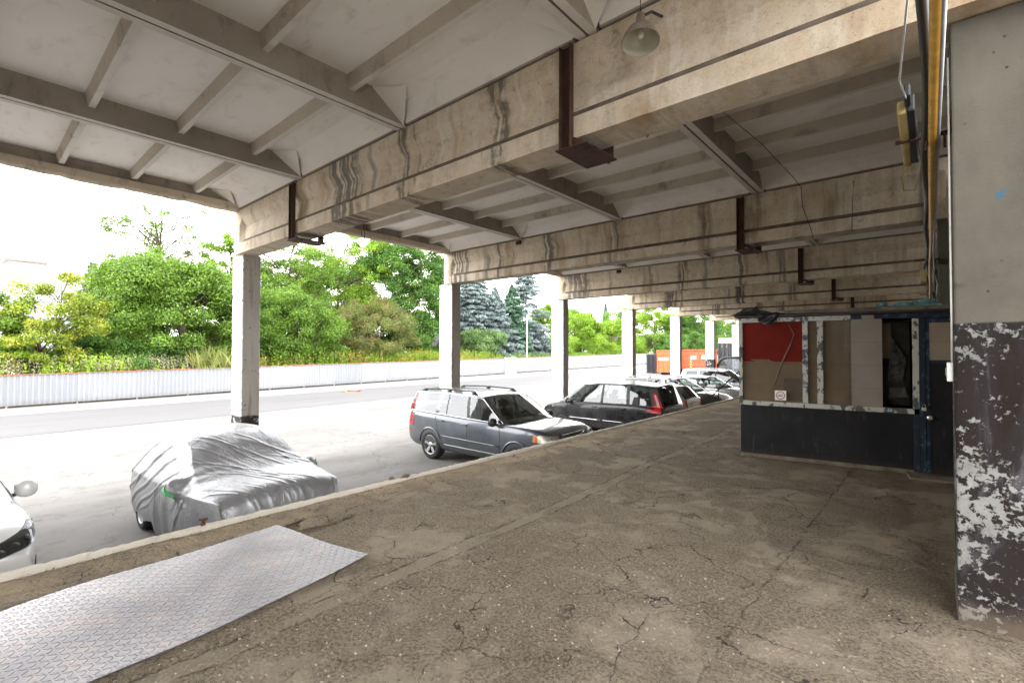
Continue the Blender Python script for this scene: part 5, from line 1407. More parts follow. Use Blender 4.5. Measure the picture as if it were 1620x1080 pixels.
# ---- black people carrier (tail to the dock)
S = Car('people_carrier', (-8.2, 14.5, GZ), math.pi, 'shiny black people carrier with boomerang tail lamps parked tail to the dock', 'car', 4.50, 1.84, 1.66, 2.77, .90, .325,
        [(-2.26, 1.04), (-1.3, 1.06), (0, 1.03), (1.2, 1.0), (1.7, .95), (2.05, .86), (2.26, .74)], pnt('black', (.008, .0085, .013), .0, .25, .45),
        cols=[(1.50, .52), (.72, .40), (.66, .36), (-.14, -.16), (-.24, -.24), (-1.06, -1.03), (-1.18, -1.13), (-1.92, -1.72), (-2.22, -1.98)],
        spans=['g1', 'p', 'g2', 'b', 'g3', 'b', 'g4', 'b'], rail=[(-2.1, 1.63), (-1.0, 1.69), (-.1, 1.68), (.5, 1.62)], tumble=.17, crown=.05, gc=.17, nose=.16, tail=.05, bow=.24, blackedge=True, tinted=('g4', 'rs'), seatx=(.15, -.75))
S.wheels(7, M_['rim'])
for sy in (-1, 1):
    S.seam(sy, [[(1.12, .4), (1.12, .98)], [(-.19, .4), (-.19, 1.0)], [(-1.22, 1.02), (-1.15, .8), (-1.0, .6), (-1.0, .4)], [(-1.0, .36), (1.12, .36)]])
    S.handles(sy, [(.05, .90), (-.98, .92)])
    S.bead(sy, [(1.05, .50), (-.15, .50)], .014, M_['chrome'], 'side_moulding'); S.bead(sy, [(-.23, .50), (-.98, .50)], .014, M_['chrome'], 'side_moulding')
    S.mirror(sy, 1.02, 1.0, S.paint)
    S.side('tail_lamp', [(-2.22, .86), (-1.72, .90), (-1.80, .965), (-2.0, 1.0), (-2.0, 1.03), (-2.22, 1.03)], sy, M_['red'], off=.012)
    S.patch('tail_lamp', [(-2.22, 1.03), (-2.02, 1.03), (-1.98, 1.18), (-1.88, 1.45), (-1.98, 1.47), (-2.12, 1.25)], (0, sy * 3, 0), (1, 0, 0), (0, 0, 1), (0, -sy, 0), M_['red'], bvh=S.ghbvh, off=.014)
    S.patch('tail_lamp_lens', [(-2.14, 1.05), (-2.06, 1.05), (-2.02, 1.2), (-1.94, 1.40), (-1.98, 1.42), (-2.08, 1.22)], (0, sy * 3, 0), (1, 0, 0), (0, 0, 1), (0, -sy, 0), M_['clearlens'], bvh=S.ghbvh, off=.02)
    S.patch('headlamp', [(sy * -.1, .70), (sy * .28, .78), (sy * .30, .86), (sy * -.06, .82)], (2.0, sy * .75, 0), (-.6, .8, 0), (0, 0, 1), (-.8, -sy * .6, 0), M_['lens'], off=.012)
S.plate(.62, -1); S.front('bumper_strip', [(-.7, .40), (.7, .40), (.7, .46), (-.7, .46)], M_['black'], sgn=-1)
t = MB(); t.tube([(-1.75, 0, 1.70), (-1.86, 0, 1.88)], [.009, .004], 6); t.lathe([(0, 0), (.03, 0), (.02, .03), (0, .03)], 8, Matrix.Translation((-1.75, 0, 1.675))); t.build('aerial', M_['black'], S.root)

# ---- silver-beige hatchback behind it (tail to the dock)
S = Car('hatchback_car', (-8.55, 17.75, GZ), math.pi, 'silver beige hatchback parked tail to the dock, mostly hidden behind the black people carrier', 'car', 4.05, 1.72, 1.50, 2.5, .80, .30,
        [(-2.03, .98), (-1.0, 1.0), (0, .96), (1.0, .93), (1.6, .86), (2.03, .70)], pnt('beige', (.30, .29, .265), .6, .35),
        cols=[(1.25, .45), (.15, .10), (.05, .02), (-.85, -.82), (-.95, -.92), (-1.45, -1.3), (-1.92, -1.55)], spans=['g1', 'b', 'g2', 'p', 'g3', 'p'],
        rail=[(-1.6, 1.38), (-.6, 1.44), (.45, 1.40)], tumble=.15, crown=.05, gc=.17, nose=.14, tail=.05, tinted=('rs',))
S.wheels(7)
for sy in (-1, 1):
    S.seam(sy, [[(.9, .4), (.9, .92)], [(.1, .4), (.1, .94)], [(-.9, .95), (-.8, .4)]]); S.handles(sy, [(.25, .86), (-.75, .87)]); S.mirror(sy, .95, .95, S.paint)
    S.front('tail_lamp', [(sy * .62, .72), (sy * .86, .74), (sy * .86, .98), (sy * .68, .98)], M_['red'], sgn=-1, off=.01)
S.plate(.80, -1)

# ---- charcoal estate (nose to the dock)
S = Car('estate_car', (-8.55, 20.9, GZ), 0, 'charcoal estate car with grey roof rails parked nose to the dock beside the silver hatchback', 'car', 4.62, 1.80, 1.60, 2.65, .92, .33,
        [(-2.32, 1.05), (-1.0, 1.04), (0, 1.01), (1.0, 1.0), (1.5, .97), (2.0, .88), (2.32, .72)], pnt('charcoal', (.040, .038, .038), .5, .3),
        cols=[(1.10, .30), (.0, -.08), (-.10, -.16), (-1.05, -1.0), (-1.16, -1.1), (-1.95, -1.75), (-2.26, -2.0)], spans=['g1', 'b', 'g2', 'p', 'g3', 'p'],
        rail=[(-2.1, 1.50), (-1.0, 1.54), (.3, 1.50)], tumble=.15, crown=.05, gc=.18, nose=.16, tail=.05, rails=(.0, -1.9), railmat=M_['steel'], trim=True)
S.wheels(5)
for sy in (-1, 1):
    S.seam(sy, [[(.95, .4), (.95, .98)], [(-.05, .4), (-.05, 1.0)], [(-1.1, 1.0), (-1.0, .4)]]); S.handles(sy, [(.12 - .3, .92), (-.98, .93)]); S.mirror(sy, .85, 1.02, S.paint)
    S.patch('headlamp', [(sy * -.12, .66), (sy * .26, .70), (sy * .28, .82), (sy * -.05, .80)], (2.0, sy * .75, 0), (-.6, .8, 0), (0, 0, 1), (-.8, -sy * .6, 0), M_['lens'], off=.012)
S.front('grille', [(-.42, .56), (.42, .56), (.45, .72), (-.45, .72)], M_['black'], off=.01); S.plate(.46, 1)

# ---- silver hatchback (nose to the dock)
S = Car('hatchback_car', (-8.75, 24.9, GZ), 0, 'silver hatchback parked nose to the dock behind the slanting rod', 'car', 4.22, 1.76, 1.50, 2.58, .88, .31,
        [(-2.12, 1.0), (-1.0, 1.0), (0, .97), (1.1, .95), (1.6, .90), (1.95, .80), (2.12, .66)], pnt('silver', (.44, .45, .47), .75, .3),
        cols=[(1.25, .42), (.15, .05), (.05, -.03), (-.85, -.82), (-.96, -.92), (-1.5, -1.35), (-1.98, -1.62)], spans=['g1', 'b', 'g2', 'p', 'g3', 'p'],
        rail=[(-1.7, 1.39), (-.6, 1.45), (.42, 1.42)], tumble=.16, crown=.05, gc=.17, nose=.17, tail=.05, bow=.22)
S.wheels(7)
for sy in (-1, 1):
    S.seam(sy, [[(1.0, .4), (1.0, .93)], [(.1, .4), (.1, .95)], [(-.92, .95), (-.8, .4)]]); S.handles(sy, [(.22, .87), (-.78, .88)]); S.mirror(sy, 1.0, .96, S.paint)
    S.patch('headlamp', [(sy * -.12, .66), (sy * .28, .70), (sy * .30, .82), (sy * -.02, .78)], (1.9, sy * .7, 0), (-.6, .8, 0), (0, 0, 1), (-.8, -sy * .6, 0), M_['lens'], off=.012)
S.front('grille', [(-.38, .52), (.38, .52), (.42, .64), (-.42, .64)], M_['black'], off=.01)

# ---- pale blue silver off-roader
S = Car('off_road_car', (-9.0, 28.4, GZ), 0, 'pale blue silver off-road car parked nose to the dock left of the booth', 'car', 4.35, 1.80, 1.74, 2.62, .85, .35,
        [(-2.18, 1.12), (-1.0, 1.11), (0, 1.08), (1.1, 1.06), (1.7, 1.02), (2.05, .95), (2.18, .82)], pnt('palesilver', (.40, .45, .50), .6, .32),
        cols=[(1.15, .42), (.1, .02), (.0, -.06), (-.9, -.88), (-1.02, -.98), (-1.75, -1.62), (-2.08, -1.85)], spans=['g1', 'b', 'g2', 'p', 'g3', 'p'],
        rail=[(-1.9, 1.62), (-.6, 1.67), (.42, 1.62)], tumble=.15, crown=.05, gc=.24, nose=.12, tail=.04, rails=(.1, -1.7), railmat=M_['steel'], tinted=('g1', 'g2', 'g3'))
S.wheels(5)
for sy in (-1, 1):
    S.mirror(sy, .9, 1.08, S.paint)
    S.patch('headlamp', [(sy * -.1, .76), (sy * .26, .78), (sy * .26, .93), (sy * -.05, .92)], (2.0, sy * .75, 0), (-.6, .8, 0), (0, 0, 1), (-.8, -sy * .6, 0), M_['lens'], off=.012)

# ---- tractor-like dark cab in the far row
cb = empty('dark_truck', (-9.6, 35.2, GZ), 0, 'dark grey small truck with a rounded cab window frame beyond the pale off-road car', 'truck')
m = MB(); m.box(-2.6, 1.0, -.95, .95, .45, 1.15); m.build('chassis', M_['black'], cb, bevel=.04)
m = MB()
arc = [(-1.45, 1.15), (-1.42, 1.75), (-1.22, 2.12), (-.9, 2.27), (.2, 2.27), (.52, 2.15), (.78, 1.75), (.92, 1.15)]
for sy in (-.86, .86): m.tube([(x, sy, z) for x, z in arc], .085, 8)
m.box(-1.1, .4, -.86, .86, 2.20, 2.31); m.build('cab_frame', M_['black'], cb, smooth=True)
gcab = glass_mat('grey_cab_glass', (.45, .5, .55), 2.0)
for sy in (-.84, .84):
    m = MB(); m.add([(x, sy, z) for x, z in arc], [tuple(range(8))]); m.build('side_window', gcab, cb, recalc=False)
m = MB(); m.box(.95, 1.9, -.8, .8, .5, 1.3); m.build('hood', pnt('charcoal', (0, 0, 0)), cb, bevel=.1, smooth=True)
for wx in (1.2, -1.7):
    for sy in (-1, 1):
        t = MB(); T = Matrix.Translation((wx, sy * .92, .4)) @ Matrix.Rotation(R(90), 4, 'X'); t.lathe([(0, -.1), (.2, -.1), (.22, -.12), (.38, -.11), (.4, -.07), (.4, .07), (.38, .11), (.22, .12), (.2, .1), (0, .1)], 24, T); t.build('wheel', M_['tyre'], cb, smooth=True)

# ---- white saloon at the left edge, nose to the dock
S = Car('saloon_car', (-8.82, -.63, GZ), R(10), 'white saloon car with slim dark headlamp at the left end of the dock edge', 'car', 4.50, 1.86, 1.46, 2.7, .88, .33,
        [(-2.26, 1.02), (-1.4, 1.0), (0, .98), (1.0, .96), (1.6, .92), (2.0, .83), (2.26, .66)], pnt('white', (.74, .75, .76), .0, .3),
        cols=[(1.12, .28), (-.05, -.12), (-.15, -.2), (-1.1, -1.02), (-1.2, -1.12), (-1.55, -1.3), (-1.95, -1.4)], spans=['g1', 'b', 'g2', 'p', 'g3', 'p'],
        rail=[(-1.5, 1.34), (-.6, 1.41), (.28, 1.38)], tumble=.17, crown=.05, gc=.17, nose=.16, tail=.05, bow=.25, ft=.19, trim=True)
S.wheels(5)
for sy in (-1, 1):
    S.seam(sy, [[(.95, .4), (.95, .93)], [(-.1, .4), (-.1, .95)]]); S.handles(sy, [(.1 - .3, .88), (-1.0, .89)]); S.mirror(sy, .86, .96, S.paint, 1.05)
    hl_ = [(sy * .36, .68), (sy * .66, .715), (sy * .84, .77), (sy * .95, .87), (sy * .90, .885), (sy * .70, .825), (sy * .36, .745)]
    S.front('headlamp', hl_, M_['black'], yaw=24 * sy, off=.010)
    for i, (yv, zv) in enumerate(((.48, .665), (.61, .690), (.73, .722))):
        pr = [(sy * (yv + .034 * math.cos(a)), zv + .055 + .022 * math.sin(a)) for a in np.linspace(0, 2 * math.pi, 14)[:-1]]
        S.front('projector_lens', pr if sy > 0 else pr[::-1], M_['lampdark'], yaw=24 * sy, off=.018)
    S.front('headlamp_lens', [(y * 1.005, z) for y, z in hl_], M_['lens'], yaw=24 * sy, off=.026)
    S.front('air_intake', [(sy * .70, .36), (sy * .80, .38), (sy * .83, .58), (sy * .78, .55)], M_['black'], yaw=18 * sy, off=.012)
S.root.scale = (1, 1, 1.08)
S.front('grille', [(-.36, .42), (.36, .42), (.46, .62), (.30, .70), (-.30, .70), (-.46, .62)], M_['black'], off=.012); S.plate(.40, 1)

# ---- car under a silver cover
CC = empty('covered_car', (-7.80, 2.67, GZ), R(1.5), 'small car under a wrinkled silver cover with green straps parked nose to the dock', 'covered car')
prof = [(-2.12, .30), (-2.10, .80), (-2.02, 1.05), (-1.82, 1.30), (-1.5, 1.46), (-1.0, 1.535), (-.4, 1.555), (.0, 1.525), (.25, 1.43), (.6, 1.24), (.9, 1.13), (1.2, 1.085), (1.48, 1.04), (1.60, .96), (1.66, .75), (1.69, .22)]
# resample the centre profile by arc length
P = np.array(prof); seg = np.r_[0, np.cumsum(np.hypot(*np.diff(P, axis=0).T))]; NS = 340; t_ = np.linspace(0, seg[-1], NS)
px_, pz_ = np.interp(t_, seg, P[:, 0]), np.interp(t_, seg, P[:, 1])
kern = np.ones(9) / 9
def sm(a): b = np.r_[[a[0]] * 4, a, [a[-1]] * 4]; return np.convolve(b, kern, 'valid')
px_, pz_ = sm(sm(px_)), sm(sm(pz_))
NR = 240
th = np.linspace(-1, 1, NR)
N1 = smooth_noise(NR, NS, 41, ((8, 1.0), (18, .5), (40, .25), (80, .1)))
VV = np.zeros((NS, NR, 3))
hem = .22 + .05 * smooth_noise(NS, NS, 44, ((12, 1.0), (30, .5)))[0]
for i in range(NS):
    x, z = px_[i], pz_[i]
    hw = .86 * (1 - .16 * max(0, (abs(x + .21) - 1.0) / .9) ** 2.0)
    greenhouse = max(0.0, min(1.0, (z - .92) / .55))
    rw = hw - .24 * greenhouse                          # half width at the top
    for j, t in enumerate(th):
        a = abs(t); sg = 1 if t > 0 else -1
        belt_z = min(z, .92 + .05 * math.sin(x)); hm = min(hem[i], z)
        if a < .38:
            u = a / .38; y = rw * u * .96; zz = z - .055 * u ** 3.2 * (1 if z > .6 else 0)
        elif a < .62:
            u = (a - .38) / .24; y = rw * .96 + (hw - rw * .96) * u ** .85; z0 = z - .055 * (1 if z > .6 else 0)
            zz = z0 + (belt_z - z0) * u
        else:
            u = (a - .62) / .38; y = hw + .035 * math.sin(math.pi * u * .8) - .035 * u; zz = belt_z + (hm - belt_z) * u
        VV[i, j] = (x, y * sg, zz)
du = np.gradient(VV, axis=0); dv = np.gradient(VV, axis=1)
NN = np.cross(du, dv); NN /= np.linalg.norm(NN, axis=2, keepdims=True) + 1e-9
cen = VV.copy(); cen[:, :, 2] -= .7
flip_ = np.sign((NN * cen).sum(2, keepdims=True)); NN = NN * flip_
X_, Y_, Z_ = VV[..., 0], VV[..., 1], VV[..., 2]
sidef = np.clip((.95 - Z_) / .35, 0, 1)
fold = np.zeros((NS, NR))
r2 = np.random.default_rng(8)
def ridge(d, w): return np.exp(-(d / w) ** 2)
# diagonal tension folds from the mirrors and roof down to the rear hem, vertical pleats on the nose
for sy in (-1, 1):
    on = np.clip(sy * Y_ * 3, 0, 1)
    for (x0, z0, x1, z1, w, am) in ((-.25, 1.45, -1.9, .42, .030, .028), (.1, 1.32, -1.75, .30, .026, .024), (.35, 1.15, -1.45, .28, .022, .022), (-.75, 1.48, -2.0, .72, .028, .026), (.9, .95, .3, .30, .025, .02), (-1.3, 1.4, -2.02, 1.02, .022, .02), (-.5, 1.3, -1.7, .5, .018, .016), (.2, 1.0, -1.2, .3, .018, .014)):
        L_ = math.hypot(x1 - x0, z1 - z0); tx, tz = (x1 - x0) / L_, (z1 - z0) / L_
        s_ = (X_ - x0) * tx + (Z_ - z0) * tz; d_ = -(X_ - x0) * tz + (Z_ - z0) * tx + .03 * np.sin(s_ * 5 + x0)
        win = np.clip(s_ / .15, 0, 1) * np.clip((L_ - s_) / .2, 0, 1)
        fold += .6 * am * ridge(d_, w) * win * on - .25 * am * ridge(d_ - 2 * w, w) * win * on
front = np.clip((X_ - 1.35) / .25, 0, 1) * np.clip((1.0 - Z_) / .25, 0, 1)
fold += front * .005 * np.sin(Y_ * 30 + 3 * np.sin(Y_ * 5) + 1.2 * Z_) * np.clip((.95 - Z_) / .3, 0.2, 1)
for k_ in range(56):                                  # fan wrinkles across screen and bonnet
    x0, y0 = r2.uniform(-1.8, 1.8), r2.uniform(-.8, .8); an = r2.normal(.75, .22) if x0 > -.2 else r2.normal(1.9, .5); L_ = r2.uniform(.25, .75); w = r2.uniform(.009, .018); am = r2.uniform(.004, .010)
    s_ = (X_ - x0) * math.cos(an) + (Y_ - y0) * math.sin(an); d_ = -(X_ - x0) * math.sin(an) + (Y_ - y0) * math.cos(an) + .03 * np.sin(s_ * 3 + k_)
    fold += am * ridge(d_, w) * np.exp(-(s_ / L_) ** 4)
for sy in (-1, 1):                                    # mirror pockets and the pinch around them
    d2 = ((X_ - .56) ** 2 / .016 + (Z_ - .99) ** 2 / .012)
    fold += np.where(sy * Y_ > .3, .19 * np.exp(-d2 ** 1.4), 0)
    ang_ = np.arctan2(Z_ - .90, X_ - .66); rr_ = np.hypot(X_ - .66, Z_ - .90)
    fold += np.where(sy * Y_ > .4, .007 * np.sin(ang_ * 9) * np.exp(-(rr_ / .38) ** 2) * np.clip(rr_ / .1, 0, 1), 0)
fold += .004 * N1 + sidef * .012 * np.sin(X_ * 9 + 2.5 * np.sin(X_ * 3) + Z_ * 2)
fold = fold * .8
VV = VV + NN * fold[..., None]
ii = np.arange((NS - 1) * NR).reshape(NS - 1, NR)[:, :-1].ravel()
F = np.stack([ii, ii + 1, ii + NR + 1, ii + NR], 1)
cv = np_mesh('cover', VV.reshape(-1, 3), F, M_['cover'], CC, smooth=True)
bm = bmesh.new(); bm.from_mesh(cv.data); bmesh.ops.recalc_face_normals(bm, faces=bm.faces); bm.to_mesh(cv.data); cvb = BVHTree.FromBMesh(bm); bm.free()
for sy in (-1, 1):
    t = MB(); pts = []
    for u in np.linspace(0, 1, 10):
        h = cvb.ray_cast(Vector((.46 + .19 * u, sy * 3, 1.045 - .13 * u)), Vector((0, -sy, 0)))
        if h[0] is not None: pts.append(h[0] + Vector((0, sy * .010, 0)))
    t.tube(pts, .017, 4); t.build('strap', M_['green'], CC)
    h = cvb.ray_cast(Vector((1.9, sy * .6, 2)), Vector((0, 0, -1)))
    t = MB()
    for u in np.linspace(.2, 1, 9):
        pass
    pts = []
    for u in np.linspace(0, 1, 8):
        q = cvb.ray_cast(Vector((4, sy * (.62 + .05 * u), .34 + .02 * u)), Vector((-1, 0, 0)))
        if q[0] is not None: pts.append(q[0] + Vector((.012, 0, 0)))
    if len(pts) > 2: t.tube(pts, .02, 4); t.build('strap', M_['green'], CC)
for wx in (1.0, -1.30):
    for sy in (-1, 1):
        T = Matrix.Translation((wx - .02, sy * .80, .29)) @ Matrix.Rotation(R(-90) * sy, 4, 'X'); r = .29
        t = MB(); t.lathe([(r * .66, 0), (r * .8, .014), (r * .95, .0), (r, -.04), (r, -.15), (r * .9, -.18), (r * .6, -.18)], 30, T); ty = t.build('wheel', M_['tyre'], CC, smooth=True)
        t = MB(); t.lathe([(r * .66, .002), (r * .6, -.01), (r * .2, .002), (0, .004)], 24, T); t.build('rim', M_['rim'], ty, smooth=True)
# ------------------------------------------------------------------ vegetation
def leaf_quads(C, Nrm, size, r, long=1.7, droop=.25):
    """pointed leaves at C facing roughly Nrm"""
    n = len(C); d = r.standard_normal((n, 3)); d -= (d * Nrm).sum(1, keepdims=True) * Nrm
    d[:, 2] -= droop; d /= np.linalg.norm(d, axis=1, keepdims=True) + 1e-9
    s = np.cross(Nrm, d); s /= np.linalg.norm(s, axis=1, keepdims=True) + 1e-9
    L = size * r.uniform(.6, 1.25, (n, 1)); W = L / long
    V = np.stack([C - d * L * .5, C + s * W * .5 + d * L * .02, C + d * L * .5 - Nrm * L * .12, C - s * W * .5 + d * L * .02], 1)
    return V.reshape(-1, 3)
def crown_mesh(name, V, mat, parent):
    F = np.arange(len(V)).reshape(-1, 4); return np_mesh(name, V, F, mat, parent)
LG = leaf_mat('leaf_mid_green', (.055, .115, .014), (.205, .340, .046))
LB = leaf_mat('leaf_bright_green', (.085, .170, .012), (.30, .46, .042))
LD = leaf_mat('leaf_deep_green', (.030, .082, .015), (.140, .275, .044))
LY = leaf_mat('leaf_yellow_green', (.09, .135, .014), (.35, .42, .05), (.38, .39, .055))
LO = leaf_mat('leaf_olive', (.065, .090, .024), (.22, .26, .075), (.26, .20, .085))
LS = leaf_mat('needle_blue', (.085, .12, .122), (.31, .385, .395), None, .1)
LSG = leaf_mat('needle_green', (.035, .085, .050), (.14, .25, .16), None, .1)
LF = leaf_mat('leaf_feathery', (.070, .14, .045), (.24, .36, .14))

def tree(name, label, x, y, z0, h, rx, rz_, cz, mat, seed, ncl=46, lpc=150, ls=.30, clr=.24, trunk=.16, bare=0, group=None, cat='tree', lean=0.0, hollow=.45, upright=0.0, nlimb=14, boxy=.8):
    r = np.random.default_rng(seed); T = empty(name, (x, y, z0), 0, label, cat, group)
    # clump centres through the crown volume, denser near the skin, lumpy outline
    cl = []; lob = r.standard_normal((6, 3)); lob /= np.linalg.norm(lob, axis=1, keepdims=True); la = r.uniform(-.22, .22, 6)
    while len(cl) < ncl:
        u = r.standard_normal(3); u /= np.linalg.norm(u)
        if u[2] < -.92: continue
        rad = r.uniform(hollow, 1.0) ** .7 * (1 + sum(la[i] * max(0, float(u @ lob[i])) ** 2 for i in range(6)))
        ub = np.sign(u) * np.abs(u) ** boxy
        p = ub * rad * np.array([rx, rx, rz_]) * (.93 if boxy < 1 else 1)
        if upright: p[:2] *= 1 - upright * max(0, p[2] / rz_)
        p[2] += cz
        if p[2] < .3: p[2] = .3 + r.uniform(0, .5)
        p[0] += lean * p[2] / h; cl.append(p)
    cl = np.array(cl); LV = []
    for c in cl:
        cr = clr * rx * r.uniform(.6, 1.35); n = int(lpc * 5.2 * r.uniform(.6, 1.3))
        u = r.standard_normal((n, 3)); u /= np.linalg.norm(u, axis=1, keepdims=True); u[:, 2] = np.where(u[:, 2] < -.6, -u[:, 2] * .6, u[:, 2])
        u /= np.linalg.norm(u, axis=1, keepdims=True)
        C = c + u * cr * (r.uniform(.25, 1.0, (n, 1)) + .35 * r.random((n, 1)) ** 4) * np.array([1.1, 1.1, .88])
        nr = u * .8 + r.standard_normal((n, 3)) * .55 + np.array([0, 0, .18]); nr /= np.linalg.norm(nr, axis=1, keepdims=True)
        LV.append(leaf_quads(C, nr, ls * .60, r, 1.5))
    crown_mesh('crown', np.vstack(LV), mat, T)
    m = MB(); top = cz + rz_ * .55
    path = [Vector((lean * t * .9 + .12 * math.sin(t * 4 + seed), .1 * math.cos(t * 5 + seed), top * t)) for t in np.linspace(0, 1, 9)]
    m.tube(path, [trunk * (1.25 - t) for t in np.linspace(0, 1.1, 9)], 8)
    idx = r.permutation(len(cl))[:nlimb + bare]
    for i in idx:
        c = cl[i]; t = min(.95, max(.2, (c[2] - .35 * rx) / top)); k = t * 8; a = path[int(k)].lerp(path[min(8, int(k) + 1)], k - int(k))
        b = Vector(c); mid = a.lerp(b, .5) + Vector((0, 0, .12 * rx))
        m.tube([a, mid, b], [trunk * .42 * (1.2 - t), trunk * .26, trunk * .10], 5)
        for q in range(2 if bare else 1):
            e = b + Vector(r.standard_normal(3) * .22 * rx) + Vector((0, 0, .12 * rx)); m.tube([mid, mid.lerp(e, .6), e], [trunk * .18, trunk * .12, trunk * .04], 4)
    m.build('trunk', M_['bark'], T, smooth=True)
    return T

def spruce(name, label, x, y, z0, h, rb, mat, seed, dens=1.0, bare_to=.05, trunk=.2, gap=None, group=None, ls=.34):
    r = np.random.default_rng(seed); T = empty(name, (x, y, z0), 0, label, 'tree', group)
    LV = []; m = MB(); m.tube([(0, 0, 0), (.05, 0, h * .5), (0, 0, h)], [trunk, trunk * .6, .03], 8); z = h * bare_to
    while z < h * .985:
        t = z / h; rad = rb * (1 - t) ** .82 * r.uniform(.72, 1.12); nb = max(5, int(12 * (1 - t * .5)))
        if gap and gap[0] < t < gap[1]: nb = max(2, nb // 3)
        a0 = r.uniform(0, 6.28)
        for b in range(nb):
            a = a0 + 6.283 * b / nb + r.uniform(-.25, .25); L = rad * r.uniform(.7, 1.15) + .12
            zz = z + r.uniform(-.12, .12)
            end = np.array([math.cos(a) * L, math.sin(a) * L, -.22 * L + .10]); mid = end * .55 + np.array([0, 0, .03 * L])
            m.tube([(0, 0, zz), tuple(mid + [0, 0, zz]), tuple(end + [0, 0, zz])], [.035 * (1 - t) + .012, .02, .008], 4)
            n = int((34 + 60 * L) * dens); s = r.uniform(.12, 1.0, n) ** .8
            C = np.outer(s, end) + np.array([0, 0, zz]); side = np.array([-math.sin(a), math.cos(a), 0])
            w = r.uniform(-1, 1, n) * .34 * L * (1.05 - s * .6)
            C += np.outer(w, side); C[:, 2] += -.28 * np.abs(w) + r.uniform(-.16, .06, n)
            nr = np.array([0, 0, .5]) + r.standard_normal((n, 3)) * .6 + np.outer(np.ones(n), np.array([math.cos(a), math.sin(a), 0])) * .5; nr /= np.linalg.norm(nr, axis=1, keepdims=True)
            LV.append(leaf_quads(C, nr, ls, r, 2.3, .5))
        z += (.34 + .20 * (1 - t)) * (h / 12) ** .5
    crown_mesh('crown', np.vstack(LV), mat, T); m.build('trunk', M_['bark'], T, smooth=True); return T

TZ = GZ + 1.2
def at(u_, v_, X):
    """world point on the plane x = X seen at photo pixel (u_, v_)"""
    a = R(41.023); f = 757.97; pi_ = R(1.0317); ro = R(.153)
    Fv = Vector((-math.sin(a) * math.cos(pi_), math.cos(a) * math.cos(pi_), math.sin(pi_))); Rv = Vector((math.cos(a), math.sin(a), 0)); Uv = Rv.cross(Fv)
    R2 = Rv * math.cos(ro) + Uv * math.sin(ro); U2 = -Rv * math.sin(ro) + Uv * math.cos(ro)
    d = Fv + R2 * (u_ - 810) / f - U2 * (v_ - 540) / f
    return Vector((0, 0, CAM_H)) + d * (X / d.x)
def tat(u_, vtop, X, wpx, mat, name, label, seed, base_v=None, **kw):
    p = at(u_, vtop, X); h = p.z - TZ
    sc_ = (at(u_ + 1, vtop, X) - p).length
    dist = Vector((p.x, p.y, 0)).length; a = R(41.023); dep = -p.x * math.sin(a) + p.y * math.cos(a)
    rx = wpx / 2 * dep / 758
    cb_ = kw.pop('base', .12) * h; rz_ = (h - cb_) / 2 * .96
    return tree(name, label, p.x, p.y, TZ, h, rx, rz_, cb_ + rz_, mat, seed, **kw)

tat(-25, 448, -37, 150, LG, 'broadleaf_tree', 'dense green tree at the left edge in front of the white office block', 1, base=.02, ncl=60, lpc=120, ls=.24)
tat(95, 412, -35.2, 125, LY, 'sumac_tree', 'thin yellow green tree with a visible trunk before the white office block', 2, base=.22, ncl=30, lpc=75, ls=.21, clr=.26, hollow=.25, trunk=.09, nlimb=24)
tat(60, 505, -34.8, 110, LY, 'sumac_bush', 'low yellow green bush at the foot of the thin yellow green tree', 3, base=.02, ncl=26, lpc=100, ls=.2, cat='bush')
tat(150, 470, -41, 95, LG, 'broadleaf_tree', 'small rounded green tree between the yellow tree and the big walnut tree', 4, base=.05, ncl=34, lpc=110, ls=.26)
tat(128, 528, -36, 90, LD, 'dark_bush', 'low dark bush between the yellow green tree and the big walnut tree', 14, base=.0, ncl=24, lpc=90, ls=.2, cat='bush')
p_ = at(146, 415, -62); spruce('spruce_tree', 'far dark spruce peeping over the trees right of the white office block', p_.x, p_.y, GZ, p_.z - GZ, 3.0, LSG, 5, .8)
tat(158, 385, -52, 55, LO, 'bare_tree', 'nearly bare twiggy tree beside the far dark spruce', 15, base=.3, ncl=16, lpc=6, ls=.2, trunk=.12, bare=10, nlimb=16)
tat(292, 392, -38, 225, LG, 'walnut_tree', 'big dense green tree left of the first column with foliage down to the weeds', 6, base=.0, ncl=150, lpc=150, ls=.26, clr=.17, hollow=.55, trunk=.22)
tat(255, 303, -44, 195, LG, 'locust_tree', 'tall sparse tree with open branches rising above the big dense tree', 7, base=.35, ncl=48, lpc=42, ls=.26, clr=.15, hollow=.2, trunk=.20, nlimb=34, bare=8)
tat(205, 400, -43, 120, LG, 'broadleaf_tree', 'mid green tree behind the left shoulder of the big dense tree', 16, base=.05, ncl=60, lpc=110, ls=.28)
tat(365, 352, -43, 115, LB, 'locust_tree', 'loose light green tree rising directly behind the first column', 8, base=.25, ncl=46, lpc=55, ls=.26, clr=.19, hollow=.25, trunk=.16, nlimb=26, bare=5)
tat(388, 420, -40, 110, LG, 'broadleaf_tree', 'dense green tree standing behind the foot of the first column', 17, base=.0, ncl=60, lpc=120, ls=.26)
tat(452, 366, -43, 160, LG, 'locust_tree', 'tall loose tree with grey limbs just right of the first column', 9, base=.08, ncl=120, lpc=80, ls=.26, clr=.17, hollow=.3, trunk=.20, nlimb=36, bare=10)
tat(470, 448, -38.5, 170, LG, 'broadleaf_tree', 'broad green understorey tree with drooping twigs right of the first column', 10, base=.0, ncl=120, lpc=90, ls=.24, clr=.18)
tat(535, 362, -46, 150, LB, 'locust_tree', 'tall light green tree between the loose grey limbed tree and the dark maple', 11, base=.05, ncl=115, lpc=85, ls=.28, clr=.18, hollow=.3, trunk=.2, nlimb=26, bare=6)
